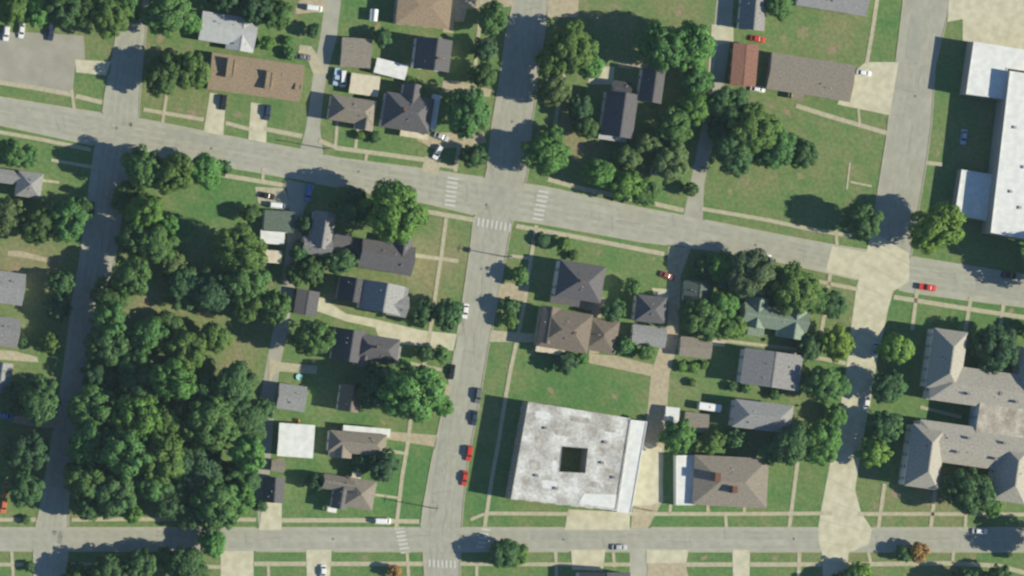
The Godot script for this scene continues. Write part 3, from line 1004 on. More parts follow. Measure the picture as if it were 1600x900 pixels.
	# pavements: [width, line]
	var walks := [
		[7, [[-20, 126], [60, 138], [112, 148]]], [7, [[118, 150], [160, 160]]], [5, [[112, 140], [116, 172]]], [6, [[224, 171], [318, 187]]], [5, [[260, 148], [254, 192]]], [6, [[352, 192], [394, 203]]], [7, [[412, 201], [472, 213]]],
		[7, [[498, 219], [525, 231], [600, 241], [665, 250]]], [6, [[684, 257], [714, 262]]], [5, [[527, 190], [524, 228]]], [5, [[559, 196], [555, 235]]], [5, [[574, 235], [571, 252]]],
		[7, [[856, 280], [906, 294], [1000, 313], [1068, 329]]], [6, [[1096, 326], [1200, 344], [1256, 356], [1290, 362], [1330, 369]]], [5, [[1306, 360], [1308, 386]]],
		[6, [[-20, 203], [60, 217], [142, 234]]], [7, [[212, 246], [300, 265], [362, 276], [446, 290]]], [5, [[412, 262], [410, 284]]], [7, [[664, 330], [742, 344]]], [7, [[806, 353], [900, 370], [1038, 397]]],
		[6, [[1200, 421], [1260, 436], [1300, 444], [1340, 452]]], [7, [[1396, 464], [1440, 471], [1515, 483], [1640, 502]]],
		[6, [[697, 340], [690, 395], [683, 440], [676, 490], [668, 545], [651, 620], [641, 660], [636, 700], [628, 745], [619, 824]]],
		[6, [[838, 352], [830, 400], [820, 470], [808, 530], [797, 580], [790, 620], [779, 690], [768, 750], [757, 824]]],
		[6, [[754, -10], [745, 80], [738, 142]]], [6, [[718, 222], [711, 268]]], [6, [[888, 60], [880, 120], [866, 200]]], [6, [[640, 398], [716, 408]]], [5, [[800, 400], [832, 404]]],
		[6, [[-20, 812], [56, 812]]], [6, [[112, 812], [240, 811], [400, 812]]], [7, [[440, 813], [560, 813], [655, 815]]], [6, [[757, 802], [890, 803]]], [6, [[984, 803], [1150, 803], [1300, 802]]], [6, [[1342, 803], [1460, 803], [1620, 804]]],
		[6, [[-20, 882], [50, 882]]], [6, [[104, 882], [200, 882], [346, 886]]], [7, [[396, 881], [480, 881]]], [7, [[514, 881], [664, 881]]], [6, [[718, 881], [893, 882]]], [6, [[942, 882], [985, 882]]], [7, [[1070, 882], [1146, 882]]], [7, [[1170, 882], [1284, 882]]], [7, [[1322, 882], [1480, 880], [1560, 884], [1620, 900]]],
		[5, [[868, 860], [870, 920]]], [5, [[1048, 788], [1046, 803]]], [5, [[1106, 788], [1106, 803]]], [5, [[1133, 803], [1135, 826]]], [5, [[1163, 788], [1163, 803]]], [6, [[1246, 722], [1233, 826]]], [6, [[1249, 860], [1247, 920]]], [6, [[1382, 756], [1372, 826]]], [6, [[1461, 768], [1454, 826]]],
		[5, [[1509, 804], [1508, 826]]], [5, [[1356, 860], [1361, 882]]], [5, [[1490, 860], [1488, 881]]], [6, [[1297, 428], [1291, 470], [1283, 522]]], [6, [[1433, 452], [1425, 516]]], [6, [[1517, 464], [1507, 524]]], [6, [[1568, 474], [1561, 524]]],
		[5, [[1438, 636], [1502, 652]]], [6, [[1372, -10], [1362, 55], [1354, 100]]], [7, [[1244, 165], [1290, 180], [1386, 208]]], [4, [[1341, 168], [1343, 194]]], [6, [[1236, 551], [1322, 568]]], [5, [[1112, 530], [1246, 546]]], [5, [[638, 567], [690, 578]]], [5, [[598, 703], [636, 709]]], [4, [[586, 773], [624, 778]]], [5, [[617, 812], [622, 826]]],
		[5, [[18, 862], [22, 930]]], [5, [[419, 881], [420, 930]]], [5, [[636, 862], [640, 930]]], [5, [[745, 880], [744, 930]]], [5, [[757, 803], [735, 812]]], [6, [[1446, 254], [1472, 257]]], [3, [[1328, 254], [1323, 296]]], [3, [[1328, 284], [1362, 291]]], [5, [[958, 862], [960, 886]]], [5, [[80, 250], [150, 262]]], [4, [[66, 282], [92, 285]]]]
	k = 0
	for w in walks:
		sheet("pavement", ribbon_polygon(w[1], w[0]), 0.100 + 0.0045 * (k % 6), M.walk_concrete)
		k += 1
	var alleys := [PF, PK, PG, PN, S, T]
	for e in [[A0, -1.0, [PB, PD, PE, PL]], [A1, 1.0, [PB, PD, PE, PL]], [B0, 1.0, [PA, PC]], [B1, -1.0, [PA, PC]], [C0, -1.0, [PB, PE, PL]], [C1, 1.0, [PB, PE, PL]], [D0, 1.0, [PA, PL]], [D1, -1.0, [PA, PL]], [E0, 1.0, [PA, PC]], [E1, -1.0, [PA, PC]]]:
		kerb(e[0], e[1], e[2] + alleys + paved)
	# painted crossings: each bar a stripe
	crossing(Vector2(708, 275), Vector2(702, 324), 17, 7, deg_to_rad(8))
	crossing(Vector2(850, 296), Vector2(839, 346), 17, 7, deg_to_rad(9))
	crossing(Vector2(744, 346), Vector2(800, 356), 13, 8, deg_to_rad(98))
	crossing(Vector2(623, 822), Vector2(634, 866), 15, 7, deg_to_rad(-6))
	crossing(Vector2(760, 824), Vector2(750, 858), 13, 5, deg_to_rad(8))
	crossing(Vector2(668, 880), Vector2(714, 882), 12, 7, deg_to_rad(90))

func crossing(a: Vector2, b: Vector2, len: float, bars: int, turn: float) -> void:
	var t := Node3D.new()
	t.name = numbered("zebra_crossing")
	add_child(t)
	t.set_meta("kind", "structure")
	var m := Build.new()
	m.box(Vector3(0, 0, 0), Vector3(len * U, 0.012, 0.62))
	var me := m.mesh()
	for i in bars:
		var p := a.lerp(b, (i + 0.5) / bars)
		var s := part("stripe", me, M.road_paint, t)
		s.position = plan(p.x, p.y) + Vector3.UP * 0.075
		s.rotation.y = -turn

# ---------------------------------------------------------------- every building
func make_buildings() -> void:
	var t: Node3D
	# north-west
	building("house", "house with pale silvery metal roof behind the brown duplex", "house", 358, 47, 9, [[0, 0, 84, 42, 3.2, 1.3, "g", "x", "metal", "white"], [22, 8, 40, 40, 3.0, 1.2, "g", "z", "metal", "white"]])
	t = building("duplex", "long tan-brown duplex with two concrete driveways facing the main street", "duplex", 401, 121, 8, [[0, 0, 142, 54, 3.2, 1.1, "g", "x", "tan", "tan"], [-44, -8, 12, 30, 6.0, 0.3, "f", "x", "tan", "tan"], [18, 2, 10, 28, 5.8, 0.3, "f", "x", "tan", "tan"], [66, 6, 10, 10, 4.6, 0.3, "f", "x", "tan", "tan"]])
	building("garage", "grey-brown flat garage beside the alley's shaded stretch", "garage", 557, 83, 4, [[0, 0, 43, 42, 3.0, 0.4, "g", "x", "greybrown", "grey"]])
	building("shed", "small white roofed shed between the grey garage and the steep dark house", "shed", 611, 108, 14, [[0, 0, 46, 20, 2.6, 0.4, "g", "x", "white", "white"]])
	building("house", "steep two-storey house with dark west slope and pale east slope north of the tan drive", "house", 679, 86, 7, [[0, 0, 52, 46, 5.8, 4.2, "g", "z", "slate", "white"]], [[4, 6, 0.7, 0.7, 10.6]])
	building("house", "large tan low-roofed house at the top edge beside a tan drive", "house", 664, 10, 6, [[0, 0, 80, 62, 5.6, 1.0, "h", "x", "tan", "tan"]])
	building("shed", "cream flat-roofed shed beside the alley, behind two grey roofs", "shed", 570, 133, 8, [[0, 0, 42, 28, 2.8, 0.3, "g", "x", "cream", "tan"]])
	building("house", "grey-brown hipped house on the alley corner of the main street", "house", 553, 173, 9, [[0, 0, 68, 36, 4.2, 3.0, "h", "x", "greybrown", "white"], [22, 10, 24, 32, 4.0, 2.0, "g", "z", "greybrown", "white"]])
	building("house", "large mid-grey hipped house with a long white porch roof on its east side", "house", 640, 177, 9, [[0, 0, 72, 52, 5.8, 4.4, "h", "x", "grey", "white"], [2, -26, 24, 36, 5.2, 2.8, "g", "z", "grey", "white"], [43, -8, 13, 56, 3.0, 0, "p", "z", "white", "white"], [18, 32, 44, 9, 2.9, 0, "p", "x", "cream", "white"]], [[-10, -4, 0.8, 0.8, 10.2]])
	building("shed", "tiny white shed on the lawn beside the big tan house", "shed", 585, 24, 5, [[0, 0, 9, 15, 2.2, 0.4, "g", "z", "white", "white"]])
	# north-middle
	building("house", "steep dark gabled house among trees, long side to the cross street", "house", 970, 180, 8, [[0, 0, 46, 66, 5.6, 4.0, "g", "z", "slate", "white"], [0, -40, 24, 22, 3.4, 1.6, "g", "x", "dark", "white"], [-3, 37, 44, 8, 2.8, 0, "p", "x", "metal", "white"]])
	building("house", "narrow dark gabled house tucked behind the tree row by the alley", "house", 1020, 135, 8, [[0, 0, 32, 48, 5.4, 3.0, "g", "z", "slate", "white"]])
	building("outbuilding", "rust-red roofed long outbuilding beside the alley", "outbuilding", 1163, 102, 5, [[0, 0, 36, 62, 3.8, 0.6, "g", "z", "redbrown", "brick"]])
	building("house", "long grey-brown ranch building beside the pale concrete apron", "house", 1267, 121, 9, [[0, 0, 128, 54, 3.4, 1.4, "g", "x", "greybrown", "grey"], [-14, 31, 16, 12, 2.8, 0, "p", "x", "greybrown", "grey"]])
	building("house", "pale blue-grey roofed house cut by the top edge", "house", 1302, -6, 9, [[0, 0, 106, 44, 3.4, 1.6, "g", "x", "lightgrey", "white"]])
	building("house", "small slate house with white east slope beside the alley at the top edge", "house", 1177, 22, 5, [[0, 0, 36, 48, 4.0, 2.6, "g", "z", "midgrey", "white"]])
	# west side
	building("house", "pale grey house with clipped corner at the left edge below the main street", "house", 48, 289, 8, [[0, 0, 36, 36, 3.8, 2.0, "h", "x", "lightgrey", "white"], [-36, -8, 44, 18, 3.0, 1.0, "g", "x", "lightgrey", "white"]])
	building("house", "light grey house at the left edge beside the dry lawn", "house", 16, 450, 8, [[0, 0, 44, 46, 3.8, 2.0, "g", "x", "lightgrey", "white"]])
	building("house", "grey gabled house at the left edge above the cream path", "house", 8, 518, 8, [[0, 0, 44, 42, 3.6, 2.0, "g", "x", "midgrey", "white"]])
	building("house", "small pale house at the left edge below the cream path", "house", 2, 590, 8, [[0, 0, 32, 44, 3.6, 2.0, "g", "z", "lightgrey", "white"]])
	# between the wooded block and the middle street
	building("garage", "grey-green flat garage opening on the shaded alley", "garage", 437, 346, 4, [[0, 0, 47, 33, 3.0, 0.2, "f", "x", "darkgreen", "white"]])
	building("shed", "white roofed shed just below the grey-green garage", "shed", 426, 371, 4, [[0, 0, 34, 17, 2.6, 0.3, "g", "x", "white", "white"]])
	building("shed", "small cream shed, lowest of three beside the shaded alley", "shed", 425, 401, 4, [[0, 0, 26, 16, 2.4, 0.3, "g", "x", "cream", "white"]])
	building("house", "dark cross-gabled house in deep shade with one pale east slope", "house", 506, 360, 9, [[0, 0, 30, 54, 4.8, 3.0, "g", "z", "midgrey", "white"], [-4, 26, 42, 24, 4.2, 2.4, "g", "x", "midgrey", "white"], [34, 14, 24, 26, 3.0, 1.0, "g", "x", "grey", "white"]])
	building("house", "charcoal grey house on the corner lawn beneath the big round tree", "house", 606, 402, 10, [[0, 0, 80, 42, 5.0, 2.6, "g", "x", "grey", "white"], [22, -12, 26, 40, 4.6, 2.4, "g", "z", "grey", "white"], [-44, -4, 22, 30, 3.4, 1.6, "g", "x", "dark", "white"]])
	building("house", "pale grey two-storey house with tall gables and white porch facing the street", "house", 600, 465, 10, [[0, 0, 62, 42, 6.2, 4.6, "g", "z", "lightgrey", "white"], [26, 8, 28, 30, 5.8, 2.4, "g", "x", "lightgrey", "white"], [-46, -4, 40, 34, 5.0, 3.2, "g", "z", "dark", "grey"], [36, -14, 12, 18, 3.0, 0, "p", "z", "lightgrey", "white"]])
	building("garage", "grey-brown garage at the end of the long cream driveway", "garage", 480, 473, 9, [[0, 0, 32, 35, 3.0, 0.9, "g", "z", "grey", "grey"]])
	building("house", "grey rambling house with curved shaded wing beside the long cream driveway", "house", 592, 545, 9, [[0, 0, 62, 36, 5.4, 2.8, "h", "x", "grey", "white"], [-44, 2, 46, 46, 4.8, 3.6, "g", "z", "slate", "white"], [-18, 18, 22, 22, 4.4, 2.0, "g", "z", "grey", "white"], [35, 3, 8, 26, 2.8, 0, "p", "z", "lightgrey", "white"]], [[-4, -2, 0.7, 0.7, 9.2]])
	building("house", "small brown gabled house half hidden under the great spreading tree", "house", 549, 622, 8, [[0, 0, 30, 38, 4.4, 2.8, "g", "z", "brown", "white"]])
	building("garage", "pale grey gabled garage with ridge running east to west, above the white roof", "garage", 457, 621, 8, [[0, 0, 40, 36, 3.2, 1.3, "g", "x", "lightgrey", "white"]])
	building("garage", "bright white flat-roofed garage behind the houses on the middle street", "garage", 463, 688, 4, [[0, 0, 52, 48, 3.2, 0.2, "g", "x", "white", "white"]])
	building("house", "tan-grey house with a long white porch roof along its north side", "house", 560, 692, 5, [[0, 0, 86, 30, 4.6, 2.0, "h", "x", "greybrown", "white"], [14, -20, 74, 13, 3.4, 0, "p", "x", "white", "white"], [-24, 10, 30, 26, 4.2, 1.8, "g", "z", "greybrown", "white"]])
	building("house", "cross-shaped tan-grey house on the corner lawn above the lower street", "house", 564, 771, 10, [[0, 0, 42, 42, 4.8, 2.2, "h", "z", "greybrown", "white"], [-36, -10, 44, 20, 4.6, 2.6, "g", "x", "greybrown", "white"], [-28, 10, 20, 34, 4.2, 2.2, "g", "z", "grey", "white"], [-8, -26, 14, 14, 2.8, 0, "p", "z", "cream", "white"], [-36, 32, 14, 8, 2.7, 0, "p", "x", "white", "white"]])
	building("garage", "narrow gabled garage at the head of the short cream driveway", "garage", 429, 765, 4, [[0, 0, 30, 36, 3.2, 2.2, "g", "z", "slate", "white"]])
	building("shed", "little tan shed just north of the narrow gabled garage", "shed", 435, 728, 6, [[0, 0, 18, 14, 2.4, 0.5, "g", "x", "greybrown", "tan"]])
	# middle block
	building("house", "square charcoal hipped house on the corner east of the crossing", "house", 909, 440, 9, [[0, 0, 68, 54, 7.0, 4.5, "h", "x", "grey", "white"], [-14, 32, 46, 14, 3.0, 0, "p", "x", "grey", "white"]], [[-4, 0, 0.8, 0.8, 12.0]])
	building("house", "brown cross-hipped house with cream porch roof facing the middle street", "house", 884, 516, 9, [[0, 0, 76, 58, 5.8, 3.2, "h", "x", "brown", "tan"], [-26, -4, 26, 54, 5.6, 1.5, "g", "z", "brown", "tan"], [-14, 30, 46, 18, 3.0, 0, "p", "x", "cream", "white"]], [[12, 2, 0.8, 0.8, 9.2]])
	building("garage", "brown hipped garage behind the brown cross-hipped house", "garage", 942, 524, 9, [[0, 0, 44, 48, 3.4, 2.0, "h", "z", "brown", "tan"]])
	building("house", "dark grey steep house beside the alley behind the charcoal hipped house", "house", 1018, 483, 6, [[0, 0, 44, 38, 5.4, 2.6, "h", "x", "grey", "white"]])
	building("shed", "pale grey metal-roofed shed below the dark steep house", "shed", 1014, 525, 6, [[0, 0, 50, 28, 3.0, 0.9, "g", "x", "lightgrey", "white"]])
	building("garage", "small green roofed garage with pale east end under the trees", "garage", 1092, 456, 5, [[0, 0, 42, 30, 3.2, 1.6, "g", "z", "darkgreen", "white"]])
	building("house", "green roofed cross-gabled house shaded by trees on the pale lane", "house", 1212, 497, 9, [[0, 0, 98, 32, 4.8, 2.8, "g", "x", "green", "white"], [30, 0, 40, 52, 4.6, 2.8, "g", "z", "green", "white"], [-30, -4, 30, 44, 4.4, 2.6, "g", "z", "green", "white"], [-24, 26, 26, 12, 2.8, 0, "p", "x", "green", "white"]])
	building("garage", "grey-brown low garage between the alley and the rectangular grey house", "garage", 1087, 543, 6, [[0, 0, 46, 27, 2.9, 0.6, "g", "x", "greybrown", "grey"]])
	building("house", "plain rectangular grey roofed house below the green roofed one", "house", 1206, 577, 8, [[0, 0, 88, 52, 6.4, 2.6, "g", "z", "midgrey", "white"]])
	building("house", "light grey hipped house with its back to the white camper", "house", 1192, 650, 7, [[0, 0, 88, 40, 6.2, 2.2, "h", "x", "lightgrey", "white"]])
	building("shed", "dull grey-brown shed below the white camper", "shed", 1088, 660, 7, [[0, 0, 34, 26, 2.7, 0.8, "g", "x", "greybrown", "grey"]])
	building("shed", "small square white shed at the bend of the alley", "shed", 1050, 648, 6, [[0, 0, 18, 20, 2.6, 0.3, "g", "x", "white", "white"]])
	building("house", "big brown-grey hipped house with two chimneys above the lower street", "house", 1142, 752, 3, [[0, 0, 112, 74, 4.6, 2.6, "h", "x", "greybrown", "tan"]], [[-26, -6, 1.6, 2.6, 9.3], [2, 12, 1.4, 2.0, 9.0]])
	t = thing("carport", "long bright white flat carport attached west of the brown-grey hipped house", "carport", plan(1071, 750, 3.2), 0.0)
	flat_block(t, rect(30, 78, 0), 3.2, M.roof_white, M.wall_white, 0.12, M.roof_white)
	# below the lower street
	building("house", "dark two-storey house cut by the bottom edge beside the grey alley", "house", 946, 922, 0, [[0, 0, 76, 54, 5.8, 3.0, "g", "z", "dark", "white"]])
	# the white-roofed block with a light well
	t = thing("office_block", "large flat grey-white roofed block with a square light well and white additions", "building", plan(900, 712, 7.8), 0.0)
	var o := Vector3(900, 0, 712)
	flat_block(t, outline([[825, 627], [985, 653], [962, 797], [798, 778]], o), 7.8, M.roof_stained, M.wall_block, 0.25, M.roof_stained, outline([[878, 697], [918, 700], [914, 738], [874, 736]], o))
	flat_block(t, outline([[985.6, 655], [1011, 658], [986, 801], [963, 799]], o), 7.5, M.roof_white, M.wall_white, 0.2, M.roof_white)
	var patch := Build.new()
	var pq := outline([[912, 770], [963, 772], [960, 793], [903, 786]], o)
	patch.face([pq[0] + Vector3.UP * 7.88, pq[1] + Vector3.UP * 7.88, pq[2] + Vector3.UP * 7.88, pq[3] + Vector3.UP * 7.88], Vector3.UP)
	for k in 4:
		patch.face([pq[k] + Vector3.UP * 7.8, pq[(k + 1) % 4] + Vector3.UP * 7.8, pq[(k + 1) % 4] + Vector3.UP * 7.88, pq[k] + Vector3.UP * 7.88], (pq[k] + pq[(k + 1) % 4]) / 2.0 - (pq[0] + pq[2]) / 2.0)
	part("roof_membrane", patch.mesh(), M.roof_white, t)
	for a in [[852, 668], [945, 690], [838, 742], [940, 722], [868, 762], [958, 745]]:
		roof_box(t, "roof_vent", lift(a, o, 7.8), Vector3(0.9, 0.5, 0.7), M.vent_metal)
	for q in [[[825, 627], [798, 778]], [[798, 778], [962, 797]], [[825, 627], [985, 653]]]:
		var e := outline(q, o)
		openings_along(t, e[0], e[1], 6.4, [], 0, 4.5)
	# coats and repairs laid over the old roof, each its own sheet
	var wr := RandomNumberGenerator.new()
	wr.seed = 4
	for a in [[848, 648, 26, 12], [905, 655, 34, 10], [952, 668, 20, 14], [842, 690, 14, 30], [836, 726, 18, 16], [858, 756, 26, 14], [896, 764, 20, 10], [938, 700, 14, 24], [950, 740, 16, 20], [928, 756, 22, 10], [880, 676, 30, 9], [822, 752, 12, 18], [925, 674, 16, 16], [866, 728, 8, 22], [968, 700, 10, 30]]:
		var rp := Build.new()
		var cc := lift([a[0], a[1]], o, 7.815 + 0.004 * (wr.randi() % 5))
		var ring2 := []
		for i in 12:
			var dd := Vector2.from_angle(TAU * i / 12.0 + 0.13)
			dd /= maxf(absf(dd.x), absf(dd.y))
			dd *= wr.randf_range(0.86, 1.0)
			ring2.append(cc + Vector3(dd.x * a[2], 0, dd.y * a[3] + dd.x * a[2] * 0.16) * U / 2.0)
		rp.face(ring2, Vector3.UP)
		part("roof_patch", rp.mesh(), [M.roof_repair, M.roof_coating][wr.randi() % 2], t)
	# the white warehouse on the right edge
	t = thing("warehouse", "huge white flat-roofed warehouse with lower wings on the right edge", "building", plan(1590, 240, 9.6), 0.0)
	o = Vector3(1590, 0, 240)
	flat_block(t, outline([[1574, 112], [1760, 142], [1720, 394], [1544, 364]], o), 9.9, M.roof_white, M.wall_grey, 0.25, M.roof_white)
	for a in [[1590, 325], [1582, 200], [1596, 262], [1576, 300]]:
		roof_box(t, "roof_vent", lift(a, o, 9.9), Vector3(0.8, 0.4, 0.8), M.steel)
	for i in 9:
		# welded seams between the membrane's strips
		var sb := Build.new()
		sb.box(Vector3.ZERO, Vector3(36.0, 0.02, 0.14), deg_to_rad(-9.2))
		part("roof_seam", sb.mesh(), M.trim, t).position = lift([1676 - i * 4.2, 150 + i * 25], o, 9.915)
	o = Vector3(1590 - (9.6 - 6.8) * LEAN / U, 0, 240)
	flat_block(t, outline([[1519, 66], [1760, 104], [1758, 136], [1572, 108], [1567, 156], [1507, 148]], o), 6.8, M.roof_white, M.wall_grey, 0.2, M.roof_white)
	o = Vector3(1590 - (9.6 - 4.6) * LEAN / U, 0, 240)
	flat_block(t, outline([[1501, 265], [1556, 274], [1545, 346], [1490, 336]], o), 4.6, M.roof_white, M.wall_grey, 0.2, M.roof_white)
	# the school-like building with hipped wings
	t = building("apartment_block", "big cream-grey block with hipped wings round two courts, right edge", "building", 1540, 607, 8, [
		[0, 0, 170, 54, 8.4, 2.6, "h", "x", "school", "white"], [-67, -36, 49, 90, 8.6, 4.9, "h", "z", "school", "white"], [73, -30, 49, 84, 8.6, 4.9, "h", "z", "school", "white"],
		[5, 92, 196, 58, 8.3, 2.4, "h", "x", "school", "white"], [-79, 118, 49, 94, 8.5, 4.9, "h", "z", "school", "white"], [58, 124, 49, 88, 8.5, 4.9, "h", "z", "school", "white"],
		[40, 46, 96, 62, 8.9, 0.3, "f", "x", "mottled", "white"]])
	for a in [[-62, -4], [-30, 12], [20, 4], [46, 14], [-20, 80], [36, 80], [-34, 104], [26, 106], [-84, 100], [-73, -14]]:
		roof_box(t, "roof_vent", Vector3(a[0] * U, 9.9, a[1] * U), Vector3(0.9, 1.2, 0.8), M.vent_metal)

func rect(w: float, d: float, turn: float) -> Array:
	var q := Basis(Vector3.UP, deg_to_rad(-turn))
	var h := Vector3(w, 0, d) * U / 2.0
	return [q * Vector3(-h.x, 0, -h.z), q * Vector3(h.x, 0, -h.z), q * Vector3(h.x, 0, h.z), q * Vector3(-h.x, 0, h.z)]

func outline(a: Array, o: Vector3) -> Array:
	var r := []
	for p in a:
		r.append(Vector3((p[0] - o.x) * U, 0, (p[1] - o.z) * U))
	return r

func lift(p: Array, o: Vector3, h: float) -> Vector3:
	return Vector3((p[0] - o.x) * U, h, (p[1] - o.z) * U)

